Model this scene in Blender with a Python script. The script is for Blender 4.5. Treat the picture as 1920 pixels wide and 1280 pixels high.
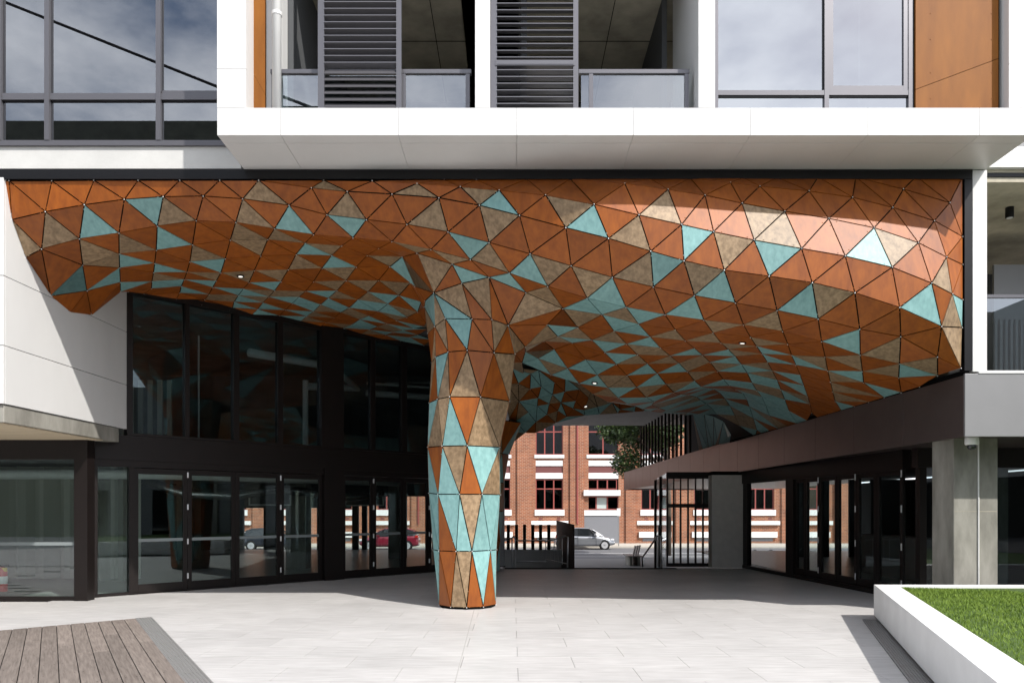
import bpy, math, random
from mathutils import Vector, Matrix
from mathutils.geometry import delaunay_2d_cdt
random.seed(7)
for o in list(bpy.data.objects): bpy.data.objects.remove(o)
S = bpy.context.scene
C = S.collection
# ---------------------------------------------------------------- camera
F, CX, CY, H = 1400.0, 960.0, 955.0, 1.65
cam_d = bpy.data.cameras.new('camera'); cam = bpy.data.objects.new('camera', cam_d); C.objects.link(cam)
cam.location = (0, 0, H); cam.rotation_euler = (math.radians(90), 0, 0)
cam_d.sensor_width = 36; cam_d.lens = F/1920*36
cam_d.shift_y = (CY-640)/1920; cam_d.clip_start = .05; cam_d.clip_end = 800
S.camera = cam
# ---------------------------------------------------------------- sky + sun
SUN = Vector((.66, -.74, 1.0)).normalized()          # towards the sun
W = bpy.data.worlds.new('World'); S.world = W; W.use_nodes = True
nt = W.node_tree; nt.nodes.clear()
def N(nt, t, **k):
    n = nt.nodes.new(t)
    for a, b in k.items(): setattr(n, a, b)
    return n
wo = N(nt, 'ShaderNodeOutputWorld'); bg = N(nt, 'ShaderNodeBackground'); bgc = N(nt, 'ShaderNodeBackground')
sky = N(nt, 'ShaderNodeTexSky', sky_type='NISHITA'); sky.sun_disc = False
sky.sun_elevation = math.asin(SUN.z); sky.sun_rotation = math.atan2(SUN.x, SUN.y)
sky.air_density = 1.0; sky.dust_density = 1.5
bg.inputs[1].default_value = .12
bgc.inputs[0].default_value = (.90, .93, 1.0, 1); bgc.inputs[1].default_value = 1.5
tc = N(nt, 'ShaderNodeTexCoord'); mp = N(nt, 'ShaderNodeMapping'); mp.inputs['Scale'].default_value = (1.6, 1.6, 3.0)
ns = N(nt, 'ShaderNodeTexNoise'); ns.inputs['Scale'].default_value = 2.4; ns.inputs['Detail'].default_value = 7; ns.inputs['Roughness'].default_value = .58
rp = N(nt, 'ShaderNodeValToRGB'); rp.color_ramp.elements[0].position = .34; rp.color_ramp.elements[1].position = .62
mx = N(nt, 'ShaderNodeMixShader')
L = nt.links.new
L(tc.outputs['Generated'], mp.inputs[0]); L(mp.outputs[0], ns.inputs['Vector']); L(ns.outputs['Fac'], rp.inputs[0])
L(sky.outputs[0], bg.inputs[0]); L(rp.outputs[0], mx.inputs[0]); L(bg.outputs[0], mx.inputs[1]); L(bgc.outputs[0], mx.inputs[2]); L(mx.outputs[0], wo.inputs[0])
sd = bpy.data.lights.new('sun', 'SUN'); sun = bpy.data.objects.new('sun', sd); C.objects.link(sun)
sd.energy = 3.7; sd.angle = math.radians(.8); sd.color = (1, .955, .90)
sun.rotation_euler = (-SUN).to_track_quat('-Z', 'Y').to_euler(); sun.location = (20, -20, 30)
vs = S.view_settings; vs.view_transform = 'Standard'; vs.look = 'None'; vs.exposure = .60; vs.gamma = 1; vs.use_curve_mapping = False
# ---------------------------------------------------------------- pixel helpers (a pixel gives a direction, Y the distance)
def PX(x, Y): return (x-CX)/F*Y
def PZ(y, Y): return H+(CY-y)/F*Y
def PT(x, y, Y): return Vector((PX(x, Y), Y, PZ(y, Y)))
# ---------------------------------------------------------------- materials
MATS = {}
def principled(name, col, rough=.5, metal=0., coat=0., coat_r=.1, var=0., scale=6., stretch=(1,1,1), bump=0., bscale=60., spec=.5, dark=None, lo=.35, hi=.7, detail=5):
    m = bpy.data.materials.new(name); m.use_nodes = True; t = m.node_tree; b = t.nodes['Principled BSDF']
    b.inputs['Roughness'].default_value = rough; b.inputs['Metallic'].default_value = metal
    b.inputs['Coat Weight'].default_value = coat; b.inputs['Coat Roughness'].default_value = coat_r
    b.inputs['Specular IOR Level'].default_value = spec
    b.inputs['Base Color'].default_value = (*col, 1)
    if var or dark or bump:
        g = N(t, 'ShaderNodeNewGeometry'); mpn = N(t, 'ShaderNodeMapping'); mpn.inputs['Scale'].default_value = stretch
        t.links.new(g.outputs['Position'], mpn.inputs[0])
    if var or dark:
        n = N(t, 'ShaderNodeTexNoise'); n.inputs['Scale'].default_value = scale; n.inputs['Detail'].default_value = detail; n.inputs['Roughness'].default_value = .6
        r = N(t, 'ShaderNodeValToRGB'); r.color_ramp.elements[0].position = lo; r.color_ramp.elements[1].position = hi
        d = dark or tuple(c*(1-var) for c in col)
        r.color_ramp.elements[0].color = (*d, 1); r.color_ramp.elements[1].color = (*[min(1, c*(1+var*.4)) for c in col], 1)
        t.links.new(mpn.outputs[0], n.inputs['Vector']); t.links.new(n.outputs['Fac'], r.inputs[0]); t.links.new(r.outputs[0], b.inputs['Base Color'])
    if bump:
        n2 = N(t, 'ShaderNodeTexNoise'); n2.inputs['Scale'].default_value = bscale; n2.inputs['Detail'].default_value = 4
        bp = N(t, 'ShaderNodeBump'); bp.inputs['Strength'].default_value = bump; bp.inputs['Distance'].default_value = .01
        t.links.new(mpn.outputs[0], n2.inputs['Vector']); t.links.new(n2.outputs['Fac'], bp.inputs['Height']); t.links.new(bp.outputs[0], b.inputs['Normal'])
    MATS[name] = m
    return m
def glass(name, tint=(.9,.95,.95), ior=1.5, rough=0., boost=0.):
    m = bpy.data.materials.new(name); m.use_nodes = True; t = m.node_tree; t.nodes.clear()
    o = N(t, 'ShaderNodeOutputMaterial'); mix = N(t, 'ShaderNodeMixShader'); tr = N(t, 'ShaderNodeBsdfTransparent'); gl = N(t, 'ShaderNodeBsdfGlossy')
    tr.inputs[0].default_value = (*tint, 1); gl.inputs['Roughness'].default_value = rough; gl.inputs['Color'].default_value = (.95,.97,1,1)
    fr = N(t, 'ShaderNodeFresnel'); fr.inputs[0].default_value = ior
    ma = N(t, 'ShaderNodeMath', operation='ADD'); ma.inputs[1].default_value = boost; ma.use_clamp = True
    ge = N(t, 'ShaderNodeNewGeometry'); iv = N(t, 'ShaderNodeMath', operation='SUBTRACT'); iv.inputs[0].default_value = 1; mu = N(t, 'ShaderNodeMath', operation='MULTIPLY')
    t.links.new(ge.outputs['Backfacing'], iv.inputs[1]); t.links.new(fr.outputs[0], ma.inputs[0]); t.links.new(ma.outputs[0], mu.inputs[0]); t.links.new(iv.outputs[0], mu.inputs[1]); t.links.new(mu.outputs[0], mix.inputs[0]); t.links.new(tr.outputs[0], mix.inputs[1]); t.links.new(gl.outputs[0], mix.inputs[2]); t.links.new(mix.outputs[0], o.inputs[0])
    MATS[name] = m
def emit(name, col, s):
    m = bpy.data.materials.new(name); m.use_nodes = True; b = m.node_tree.nodes['Principled BSDF']
    b.inputs['Base Color'].default_value = (*col,1); b.inputs['Emission Color'].default_value = (*col,1); b.inputs['Emission Strength'].default_value = s
    MATS[name] = m
principled('white', (.64,.64,.63), .38, var=.06, scale=.9, stretch=(1,1,.5)); 
principled('white_paint', (.72,.72,.71), .55, var=.07, scale=2.2)
principled('concrete', (.31,.30,.265), .85, var=.28, scale=2.2, stretch=(1,1,.35), bump=.25, bscale=30, dark=(.17,.163,.14))
principled('concrete_dark', (.46,.42,.33), .85, var=.35, scale=1.8, bump=.2)
principled('concrete_light', (.52,.52,.50), .8, var=.1, scale=2, bump=.1)
principled('slab_timber', (.52,.43,.30), .7, var=.18, scale=3, stretch=(.4,4,1))
principled('frame', (.011,.008,.0075), .42, metal=.0, spec=.28, var=.15, scale=4)
principled('frame_grey', (.125,.123,.135), .38, metal=.5)
principled('fascia_bronze', (.135,.106,.100), .34, metal=.6, var=.12, scale=1.5)
principled('fascia_grey', (.235,.235,.24), .45, metal=.15, var=.04, scale=2)
principled('black', (.005,.005,.006), .4, spec=.3)
principled('matte_black', (.006,.006,.006), .9, spec=.1)
principled('timber_panel', (.255,.092,.010), .6, spec=.25, scale=2.2, stretch=(2.2,2.2,.55), dark=(.18,.060,.006), lo=.3, hi=.72, detail=8)
principled('steel', (.70,.70,.71), .38, metal=.65)
principled('galv', (.27,.265,.26), .45, metal=.3)
principled('fence_brown', (.026,.015,.013), .7, spec=.2)
principled('grey_render', (.60,.585,.55), .8, var=.08)
principled('decal', (.20,.23,.235), .6)
principled('pipe', (.68,.68,.66), .5, var=.1)
principled('foil', (.6,.6,.62), .25, metal=1., bump=1., bscale=25)
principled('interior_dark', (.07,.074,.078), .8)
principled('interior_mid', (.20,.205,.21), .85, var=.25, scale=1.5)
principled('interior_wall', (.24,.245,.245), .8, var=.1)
principled('interior_floor', (.36,.355,.34), .3, var=.15)
principled('curtain', (.42,.41,.36), .9)
principled('cushion_rubber', (.012,.012,.012), .7)
glass('glass_shop', (.84,.90,.89), 1.55, boost=.085)
glass('glass_upper', (.72,.78,.79), 1.55, boost=.10)
glass('glass_bright', (.22,.25,.27), 1.7, boost=.29)
glass('glass_window', (.22,.25,.27), 1.6, boost=.16)
glass('glass_clear', (.95,.97,.97), 1.3)
glass('glass_rail', (.55,.62,.64), 1.7, boost=.16)
glass('glass_far', (.10,.11,.12), 1.5, boost=.02)
principled('frosted', (.42,.47,.45), .3)
emit('lamp', (1,.97,.9), .55)
def vary(m, lo, hi, stain=.8):
    """per-object tone and broad soft soiling multiplied into the colour"""
    t = m.node_tree; oi = N(t, 'ShaderNodeObjectInfo'); bs = t.nodes['Principled BSDF']; src = bs.inputs['Base Color'].links[0].from_socket
    mr = N(t, 'ShaderNodeMapRange'); mr.inputs[3].default_value = lo; mr.inputs[4].default_value = hi
    g = N(t, 'ShaderNodeNewGeometry'); n = N(t, 'ShaderNodeTexNoise'); n.inputs['Scale'].default_value = stain; n.inputs['Detail'].default_value = 6; n.inputs['Roughness'].default_value = .65
    m2 = N(t, 'ShaderNodeMapRange'); m2.inputs[1].default_value = .3; m2.inputs[2].default_value = .7; m2.inputs[3].default_value = .88; m2.inputs[4].default_value = 1.05
    mm = N(t, 'ShaderNodeMath', operation='MULTIPLY'); mul = N(t, 'ShaderNodeMix', data_type='RGBA', blend_type='MULTIPLY'); mul.inputs[0].default_value = 1
    k = t.links.new; k(g.outputs['Position'], n.inputs['Vector']); k(n.outputs['Fac'], m2.inputs[0]); k(oi.outputs['Random'], mr.inputs[0]); k(mr.outputs[0], mm.inputs[0]); k(m2.outputs[0], mm.inputs[1])
    k(src, mul.inputs[6]); k(mm.outputs[0], mul.inputs[7]); k(mul.outputs[2], bs.inputs['Base Color'])
# canopy cladding
def clad(name, base, dark, scale, stretch, rough, lo=.3, hi=.7):
    m = principled(name, base, rough, coat=.20, coat_r=.46, spec=.36, dark=dark, scale=scale, stretch=stretch, lo=lo, hi=hi, detail=6, var=.1)
    vary(m, .86, 1.10)
    return m
clad('clad_brown', (.325,.088,.006), (.215,.051,.003), 9, (1,1,.35), .52)
clad('clad_tan', (.325,.225,.130), (.185,.122,.066), 14, (1,1,.8), .52, .36, .64)
clad('clad_teal', (.235,.425,.415), (.155,.310,.305), 16, (1,.6,.6), .52, .3, .7)
# floor tiles
def tile_mat(name, a, b, stretch, scale, rough=.45, lo=.955, hi=1.035):
    m = principled(name, a, rough, dark=b, scale=scale, stretch=stretch, lo=.3, hi=.7, detail=6, spec=.35)
    vary(m, lo, hi, .55); return m
tile_mat('tile', (.555,.545,.535), (.425,.415,.405), (1.2,9,1), 2.0)
tile_mat('deck_wood', (.245,.208,.182), (.125,.103,.089), (1,1,1), 3.0, .75, .78, 1.12)
for n__ in MATS['deck_wood'].node_tree.nodes:
    if n__.type == 'MAPPING':
        n__.vector_type = 'TEXTURE'; n__.inputs['Rotation'].default_value = (0, 0, math.radians(121.7)); n__.inputs['Scale'].default_value = (1.1, .075, 1)
principled('grout', (.41,.40,.385), .9)
principled('asphalt', (.115,.115,.12), .85, var=.2, scale=5, stretch=(.2,3,1))
principled('footpath', (.42,.39,.34), .85, var=.12, scale=4)
principled('lower_paving', (.20,.195,.19), .8, var=.15, scale=3, stretch=(.3,3,1))
principled('grass_base', (.055,.10,.014), .95, var=.3, scale=20)
principled('grass_blade', (.20,.285,.045), .6, dark=(.125,.20,.028), scale=3.5, spec=.2)
principled('leaf', (.052,.098,.018), .5, var=.5, scale=3)
principled('leaf_light', (.10,.16,.03), .5, var=.3, scale=3)
principled('bark', (.10,.075,.055), .9, var=.3, scale=12)
principled('hedge_dark', (.06,.065,.05), .9, var=.4, scale=1.5)
# brick
def brick_mat():
    m = bpy.data.materials.new('brick'); m.use_nodes = True; t = m.node_tree; b = t.nodes['Principled BSDF']; b.inputs['Roughness'].default_value = .85
    g = N(t, 'ShaderNodeNewGeometry'); sx = N(t, 'ShaderNodeSeparateXYZ'); cb = N(t, 'ShaderNodeCombineXYZ'); ad = N(t, 'ShaderNodeMath', operation='ADD')
    t.links.new(g.outputs['Position'], sx.inputs[0]); t.links.new(sx.outputs[0], ad.inputs[0]); t.links.new(sx.outputs[1], ad.inputs[1]); t.links.new(ad.outputs[0], cb.inputs[0]); t.links.new(sx.outputs[2], cb.inputs[1])
    br = N(t, 'ShaderNodeTexBrick'); br.inputs['Scale'].default_value = 1.0; br.inputs['Brick Width'].default_value = .30; br.inputs['Row Height'].default_value = .11; br.inputs['Mortar Size'].default_value = .016
    br.inputs['Color1'].default_value = (.32,.092,.033,1); br.inputs['Color2'].default_value = (.205,.056,.024,1); br.inputs['Mortar'].default_value = (.36,.25,.175,1)
    t.links.new(cb.outputs[0], br.inputs['Vector'])
    n = N(t, 'ShaderNodeTexNoise'); n.inputs['Scale'].default_value = 1.1; mr = N(t, 'ShaderNodeMapRange'); mr.inputs[3].default_value = .6; mr.inputs[4].default_value = 1.25
    mul = N(t, 'ShaderNodeMix', data_type='RGBA', blend_type='MULTIPLY'); mul.inputs[0].default_value = 1
    t.links.new(g.outputs['Position'], n.inputs['Vector']); t.links.new(n.outputs['Fac'], mr.inputs[0]); t.links.new(br.outputs[0], mul.inputs[6]); t.links.new(mr.outputs[0], mul.inputs[7]); t.links.new(mul.outputs[2], b.inputs['Base Color'])
    MATS['brick'] = m
brick_mat()
principled('red_paint', (.24,.055,.045), .5)
principled('maroon', (.14,.045,.042), .6)
principled('door_grey', (.17,.175,.19), .6)
principled('car_silver', (.33,.34,.36), .28, metal=.7, coat=1., coat_r=.04)
principled('car_red', (.22,.012,.03), .3, metal=.3, coat=1., coat_r=.04)
principled('car_navy', (.02,.024,.035), .3, metal=.3, coat=1., coat_r=.04)
principled('tyre', (.012,.012,.012), .8)
principled('car_glass', (.012,.014,.016), .06, spec=.8)
principled('tail_red', (.45,.02,.015), .25)
principled('headlight', (.75,.77,.8), .12)
principled('green_sign', (.0,.30,.10), .4)
principled('ext_red', (.55,.015,.015), .35)
principled('yellow', (.7,.45,.02), .5)
principled('camera_white', (.75,.75,.74), .4)
M = MATS
# ---------------------------------------------------------------- object helpers
def tag(o, label=None, cat=None, group=None, kind=None):
    if label: o['label'] = label
    if cat: o['category'] = cat
    if group: o['group'] = group
    if kind: o['kind'] = kind
    return o
def empty(name, loc, label, cat, group=None):
    o = bpy.data.objects.new(name, None); C.objects.link(o); o.location = loc; o.empty_display_size = .3
    return tag(o, label, cat, group)
def wloc(o):
    v = Vector((0,0,0))
    while o: v += o.location; o = o.parent
    return v
class MB:
    def __init__(s): s.v = []; s.f = []; s.m = []; s.mi = 0; s.sm = False
    def add(s, vs, fs):
        k = len(s.v); s.v += [tuple(v) for v in vs]; s.f += [tuple(i+k for i in f) for f in fs]; s.m += [s.mi]*len(fs); return s
    def box(s, x0, x1, y0, y1, z0, z1):
        vs = [(x,y,z) for z in (z0,z1) for y in (y0,y1) for x in (x0,x1)]
        return s.add(vs, [(0,2,3,1),(4,5,7,6),(0,1,5,4),(2,6,7,3),(0,4,6,2),(1,3,7,5)])
    def wall(s, p0, p1, z0, z1, t, off=0.):
        """box along a plan segment; off shifts it to the right of p0->p1"""
        d = Vector((p1[0]-p0[0], p1[1]-p0[1])); d.normalize(); n = Vector((d.y, -d.x))
        a = off-t/2; b = off+t/2
        q = [(p0[0]+n.x*a, p0[1]+n.y*a), (p1[0]+n.x*a, p1[1]+n.y*a), (p1[0]+n.x*b, p1[1]+n.y*b), (p0[0]+n.x*b, p0[1]+n.y*b)]
        return s.prism(q, z0, z1)
    def prism(s, q, z0, z1):
        n = len(q); vs = [(x,y,z0) for x,y in q]+[(x,y,z1) for x,y in q]
        return s.add(vs, [tuple(range(n))[::-1], tuple(range(n,2*n))]+[(i,(i+1)%n,n+(i+1)%n,n+i) for i in range(n)])
    def xprism(s, q, x0, x1):
        """polygon in (y,z) extruded along x"""
        n = len(q); vs = [(x0,y,z) for y,z in q]+[(x1,y,z) for y,z in q]
        return s.add(vs, [tuple(range(n)), tuple(range(n,2*n))[::-1]]+[(i,n+i,n+(i+1)%n,(i+1)%n) for i in range(n)])
    def tube(s, pts, r, n=8, caps=True):
        pts = [Vector(p) for p in pts]; k = len(s.v); up = Vector((0,0,1)); rings = []
        for i, p in enumerate(pts):
            d = (pts[min(i+1,len(pts)-1)]-pts[max(i-1,0)]).normalized()
            a = d.cross(up) if abs(d.z) < .95 else d.cross(Vector((1,0,0))); a.normalize(); b = d.cross(a)
            rr = r[i] if isinstance(r, (list,tuple)) else r
            rings.append([p+a*math.cos(2*math.pi*j/n)*rr+b*math.sin(2*math.pi*j/n)*rr for j in range(n)])
        vs = [v for ring in rings for v in ring]; fs = []
        for i in range(len(pts)-1):
            for j in range(n): fs.append((i*n+j, i*n+(j+1)%n, (i+1)*n+(j+1)%n, (i+1)*n+j))
        if caps: fs += [tuple(range(n))[::-1], tuple(range((len(pts)-1)*n, len(pts)*n))]
        return s.add(vs, fs)
    def lathe(s, c, prof, n=16, axis='z'):
        vs = []; fs = []
        for r, h in prof:
            for j in range(n):
                a = 2*math.pi*j/n
                if axis == 'z': vs.append((c[0]+r*math.cos(a), c[1]+r*math.sin(a), c[2]+h))
                else: vs.append((c[0]+r*math.cos(a), c[1]+h, c[2]+r*math.sin(a)))
        for i in range(len(prof)-1):
            for j in range(n): fs.append((i*n+j, i*n+(j+1)%n, (i+1)*n+(j+1)%n, (i+1)*n+j))
        fs += [tuple(range(n))[::-1], tuple(range((len(prof)-1)*n, len(prof)*n))]
        return s.add(vs, fs)
    def mesh(s, name, mats, off=(0,0,0), smooth=False):
        me = bpy.data.meshes.new(name); o = Vector(off)
        me.from_pydata([tuple(Vector(v)-o) for v in s.v], [], s.f)
        for m in (mats if isinstance(mats, (list,tuple)) else [mats]): me.materials.append(M[m])
        if len(set(s.m)) > 1: me.polygons.foreach_set('material_index', s.m)
        if smooth: me.polygons.foreach_set('use_smooth', [True]*len(me.polygons))
        me.update(); return me
    def build(s, name, mats, parent=None, smooth=False, bevel=0., kind=None, label=None, origin=None):
        base = wloc(parent)
        org = Vector(origin) if origin is not None else base
        o = bpy.data.objects.new(name, s.mesh(name, mats, org, smooth)); C.objects.link(o)
        if parent: o.parent = parent
        o.location = org-base
        if bevel:
            b = o.modifiers.new('bevel', 'BEVEL'); b.width = bevel; b.segments = 2; b.limit_method = 'ANGLE'
        if kind: o['kind'] = kind
        if label: o['label'] = label
        return o
def box(name, mat, parent, *a, **k): return MB().box(*a).build(name, mat, parent, **k)
def wall(name, mat, parent, *a, **k):
    kk = {q: k.pop(q) for q in ('bevel','label','kind') if q in k}
    return MB().wall(*a, **k).build(name, mat, parent, **kk)
def struct(o): o['kind'] = 'structure'; return o
# ---------------------------------------------------------------- key planes (metres)
YF, YB = 9.96, 10.95        # front of the white upper box / facade plane behind it
ZSOF, ZTOP = 6.63, 6.50     # white soffit / top edge of the cladding
XW, XR = -7.43, 6.63        # side wall on the left / bronze fascia on the right
FA = 21.9                   # diagonal shopfront: X = Y - FA
def diag(x):                # pixel column -> plan point on the diagonal shopfront
    Y = FA/(1-(x-CX)/F); return (Y-FA, Y)
# ================================================================ GROUND
struct(MB().box(-60, 60, -45, 21.1, -.75, -.02).build('plaza', 'grout'))
plaza = bpy.data.objects['plaza']
tw, td, gap = 1.2, .6, .0042
tm = MB().box(-tw/2+gap/2, tw/2-gap/2, -td/2+gap/2, td/2-gap/2, -.016, 0).mesh('tile', 'tile')
tiles = []
row = 0; y = 5.4
while y < 20.9:
    off = (row % 2)*.6
    for k in range(-10, 11):
        cx = k*1.2+off+.06; cy = y+td/2
        if cx < cy-FA-.3 or cx-.6 > 7.4: continue
        px = CX+F*cx/cy
        vis = -140 < px < 2060 and not (cy < 10.4 and cx < -3.9-(cy-10.4)*.0-.0 and cx < -5.6)
        tiles.append((vis, cy, cx))
    y += td; row += 1
tiles.sort(key=lambda t: (not t[0], t[1]))
rest = MB()
for n, (vis, cy, cx) in enumerate(tiles):
    if n < 300:
        o = bpy.data.objects.new('tile', tm); C.objects.link(o); o.parent = plaza; o.location = (cx, cy, 0)
    else: rest.box(cx-tw/2+gap/2, cx+tw/2-gap/2, cy-td/2+gap/2, cy+td/2-gap/2, -.016, 0)
MB().add([(-.63,12.3,.0035),(-.618,12.3,.0035),(-.512,5.4,.0035),(-.524,5.4,.0035)], [(0,1,2,3)]).build('control_joint', 'grout', plaza)
if rest.v: rest.build('far_tiles', 'tile', plaza, kind='stuff')
struct(box('paving', 'tile', None, -40, 40, -44, 5.38, -.012, -.001))
# street level, about 0.9 m lower
ZL = -.95
struct(box('ground', 'lower_paving', None, -200, 200, 21.12, 39.9, ZL-.5, ZL))
struct(box('street_road', 'asphalt', None, -200, 200, 39.9, 53.0, ZL-.6, ZL-.12))
struct(box('far_footpath', 'footpath', None, -200, 200, 53.0, 80, ZL-.5, ZL))
for i, yy in enumerate((43.2, 46.5)):
    struct(box('road_marking', 'white_paint', None, -60, 60, yy, yy+.12, ZL-.119, ZL-.114))
# ---- timber deck with its drain
dang = math.radians(-31.7)
du = Vector((math.sin(dang), math.cos(dang)))            # along the boards, away from the camera
dv = Vector((-du.y, du.x))                               # across, to the left
dc = Vector((PX(256, 11.27), 11.27))
deck = empty('timber_deck', (dc.x, dc.y, 0), 'weathered timber decking of long boards set flush into pale paving', 'deck')
bp = .172
for k in range(34):
    a = dc+dv*(k*bp+.004)-du*(k*bp*.168); b = dc+dv*((k+1)*bp-.004)-du*((k+1)*bp*.168)
    L0 = 9.0
    q = [(a-du*L0)[:], (b-du*L0)[:], b[:], a[:]]
    split = random.uniform(1.2, 4.5)
    q1 = [(a-du*split)[:], (b-du*split)[:], b[:], a[:]]
    q2 = [(a-du*L0)[:], (b-du*L0)[:], (b-du*(split+.004))[:], (a-du*(split+.004))[:]]
    for q in (q1, q2): MB().prism(q[::-1], -.01, .014+random.uniform(-.001,.0015)).build('board', 'deck_wood', deck, bevel=.003, origin=((q[0][0]+q[2][0])/2, (q[0][1]+q[2][1])/2, 0))
scw = MB()
for k in range(34):
    for t in (.12, .72, 1.32, 1.92, 2.52, 3.12, 3.72, 4.32):
        for f in (.22, .78):
            p = dc+dv*((k+f)*bp)-du*(t+(k+f)*bp*.168); scw.add([(p.x+.006*math.cos(z), p.y+.006*math.sin(z), .0168) for z in (0,1.05,2.1,3.14,4.19,5.24)], [(0,1,2,3,4,5)])
scw.build('screws', 'matte_black', deck, kind='stuff')
box_q = [(dc-du*9+dv*6)[:], (dc-du*9)[:], dc[:], (dc+dv*6-du*1.02)[:]]
MB().prism(box_q, -.015, .003).build('joist_bed', 'matte_black', deck)
def grate(name, p0, d, length, width, label):
    """perforated drain strip along d, left edge at p0"""
    n = Vector((-d.y, d.x)); g = empty(name, (p0.x, p0.y, 0), label, 'drain')
    def q(a, b, c, e): return [(p0+d*a+n*c)[:], (p0+d*b+n*c)[:], (p0+d*b+n*e)[:], (p0+d*a+n*e)[:]]
    MB().prism(q(0, length, 0, width), -.01, .006).build('channel', 'matte_black', g)
    m = MB()
    for c in (0, width-.012): m.prism(q(0, length, c, c+.012), .004, .017)
    m.build('frame', 'galv', g)
    m = MB(); nx = 6; step = (width-.024)/nx
    for i in range(nx+1): 
        c = .012+i*step; m.prism(q(0, length, c-.008, c+.008), .005, .0155)
    k = 0; x = 0
    while x < length: m.prism(q(x, x+.02, .012, width-.012), .005, .0150); x += .05
    m.build('mesh_grille', 'galv', g, kind='stuff')
    x = 1.0
    while x < length: MB().prism(q(x, x+.02, .0, width), .006, .0165).build('crossbar', 'galv', g); x += 1.0
    return g
grate('drain_grate', dc+dv*.0-du*6.5, du, 6.5, -.19, 'perforated steel drain strip along the timber deck edge')
# ---- planter
pc = Vector((5.5, 11.35)); pd = Vector((-2.33, -6.5)).normalized(); pn = Vector((-pd.y, pd.x))   # pn points right (into the planter)
if pn.x < 0: pn = -pn
planter = empty('planter', (pc.x, pc.y, 0), 'low white walled planter holding lawn on the plaza', 'planter')
rim = .33; zr = .515
back_d = Vector((1.0, -.015))
p_far_r = pc+back_d*7; p_near = pc+pd*9.5
inn0 = pc+pn*rim+Vector((.12,-.30)); 
# inner corner: intersection of offset lines
def isect(p, d, q, e):
    den = d.x*e.y-d.y*e.x; t = ((q.x-p.x)*e.y-(q.y-p.y)*e.x)/den; return p+d*t
bn = Vector((back_d.y, -back_d.x)).normalized()
if bn.y > 0: bn = -bn
ic = isect(pc+pn*rim, pd, pc+bn*.20, back_d)
ifr = p_far_r+bn*.20; inr = p_near+pn*rim
MB().prism([pc[:], p_near[:], inr[:], ic[:]], .05, zr).build('side_wall', 'white_paint', planter, bevel=.006)
MB().prism([(pc+Vector((.003,0)))[:], ic[:], ifr[:], p_far_r[:]], .051, zr-.001).build('back_wall', 'white_paint', planter, bevel=.006)
MB().prism([(pc+pn*.05+bn*.05)[:], (p_near+pn*.05)[:], (p_near+pn*.3)[:], (p_far_r+bn*.3)[:], (p_far_r+bn*.05)[:]], -.0, .052).build('plinth', 'matte_black', planter)
soil_q = [ic[:], inr[:], (inr+Vector((9,0)))[:], (ifr+Vector((3,0)))[:]]
MB().prism(soil_q, .2, zr-.035).build('soil', 'grass_base', planter)
gm = MB()
for k in range(34000):
    t = random.random()**1.0*7.2; p = ic+pd*t
    w = random.random()*min(6.0, 1.4+t*.6)
    q = p+pn*w
    if q.y > ic.y+back_d.y*(q.x-ic.x)-.005: continue
    pxx = CX+F*q.x/q.y
    if pxx > 2060 or q.y < 4.5: continue
    h = random.uniform(.025,.042); a = random.uniform(0, 6.28); l = random.uniform(-.02,.02); l2 = random.uniform(-.02,.02); ww = .0028+.0002*q.y
    z = zr-.036
    gm.add([(q.x-ww*math.cos(a), q.y-ww*math.sin(a), z), (q.x+ww*math.cos(a), q.y+ww*math.sin(a), z), (q.x+l, q.y+l2, z+h)], [(0,1,2)])
lawn = gm.build('lawn', 'grass_blade', kind='stuff'); tag(lawn, 'short bright green grass filling the white planter', 'grass')
grate('drain_grate', pc+pd*9+pn*.02, -pd, 8.75, .2, 'perforated steel drain strip at the foot of the white planter')
# ================================================================ PANELLED CANOPY
R = {}
def setrow(i, j0, s):
    pts = [tuple(map(float, a.split(','))) for a in s.split()]
    R.setdefault(i, {}).update({j0+k: p for k, p in enumerate(pts)})
setrow(-4, 18, '1605,332 1694,354.5 1781,380 1805,332')
setrow(-3, 14, '1294,334 1369.7,342 1424.7,349 1517,358 1598.6,370 1674,389 1752,414 1805,444')
setrow(-2, 12, '1069,335.5 1171.5,344 1252.7,355 1322,366 1391.5,381 1471.6,396 1554,409.6 1639,427 1722,455 1775,482 1805,496')
setrow(-1, 8, '698,339 782,344 863,350 936,356.6 1023,365.5 1114,383 1198,403 1278,421 1338,434.5 1414,450 1503,466 1585,480 1673,501 1747,530.6 1786,551 1805,562')
setrow(0, 6, '485,338 584,352 651,359 735,364 823,371 899,385 974,404 1061,427 1141,447 1220,471 1282.5,489 1358,506.5 1442,518 1523,530 1603,549 1687,576.5 1765.5,612 1804,614')
setrow(1, 0, '22,412 85,397 158,384 233,374 306,369 381,368 455,373 542,385 613,403 687,412 763,421 840,435 917,455 994,476 1071,498.5 1148,520 1225,538 1302,554 1379,568 1457,582 1534,598 1612,617 1689,631 1758,669 1802,690')
setrow(2, 0, '48,483 78,467 149,448 223,437 295,424 368,414 442,417 515,429 588,440 662,446 735,453 808,468 882,487 955,512 1027,537 1101,559 1174,576 1247,590 1320,600 1394,609 1467.6,621 1540.5,640 1613,665.5 1686.5,682 1758,704')
setrow(3, 1, '95,555 155,497 223.5,476 293,469 361,459 432,450 502,449 572,456 641,461 710,466 782,474.5 848,495.5 917,520 986,548.5 1055.5,578.5 1129,590 1197.5,607.6 1266,618 1337,624 1407,632 1477,645 1547,669 1617,696 1685,708')
setrow(4, 2, '163,545 224.4,502 290,493.5 356,491 422.5,485 489,480 555.4,477 622,479 688.5,479 754,481.5 813,549')
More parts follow.
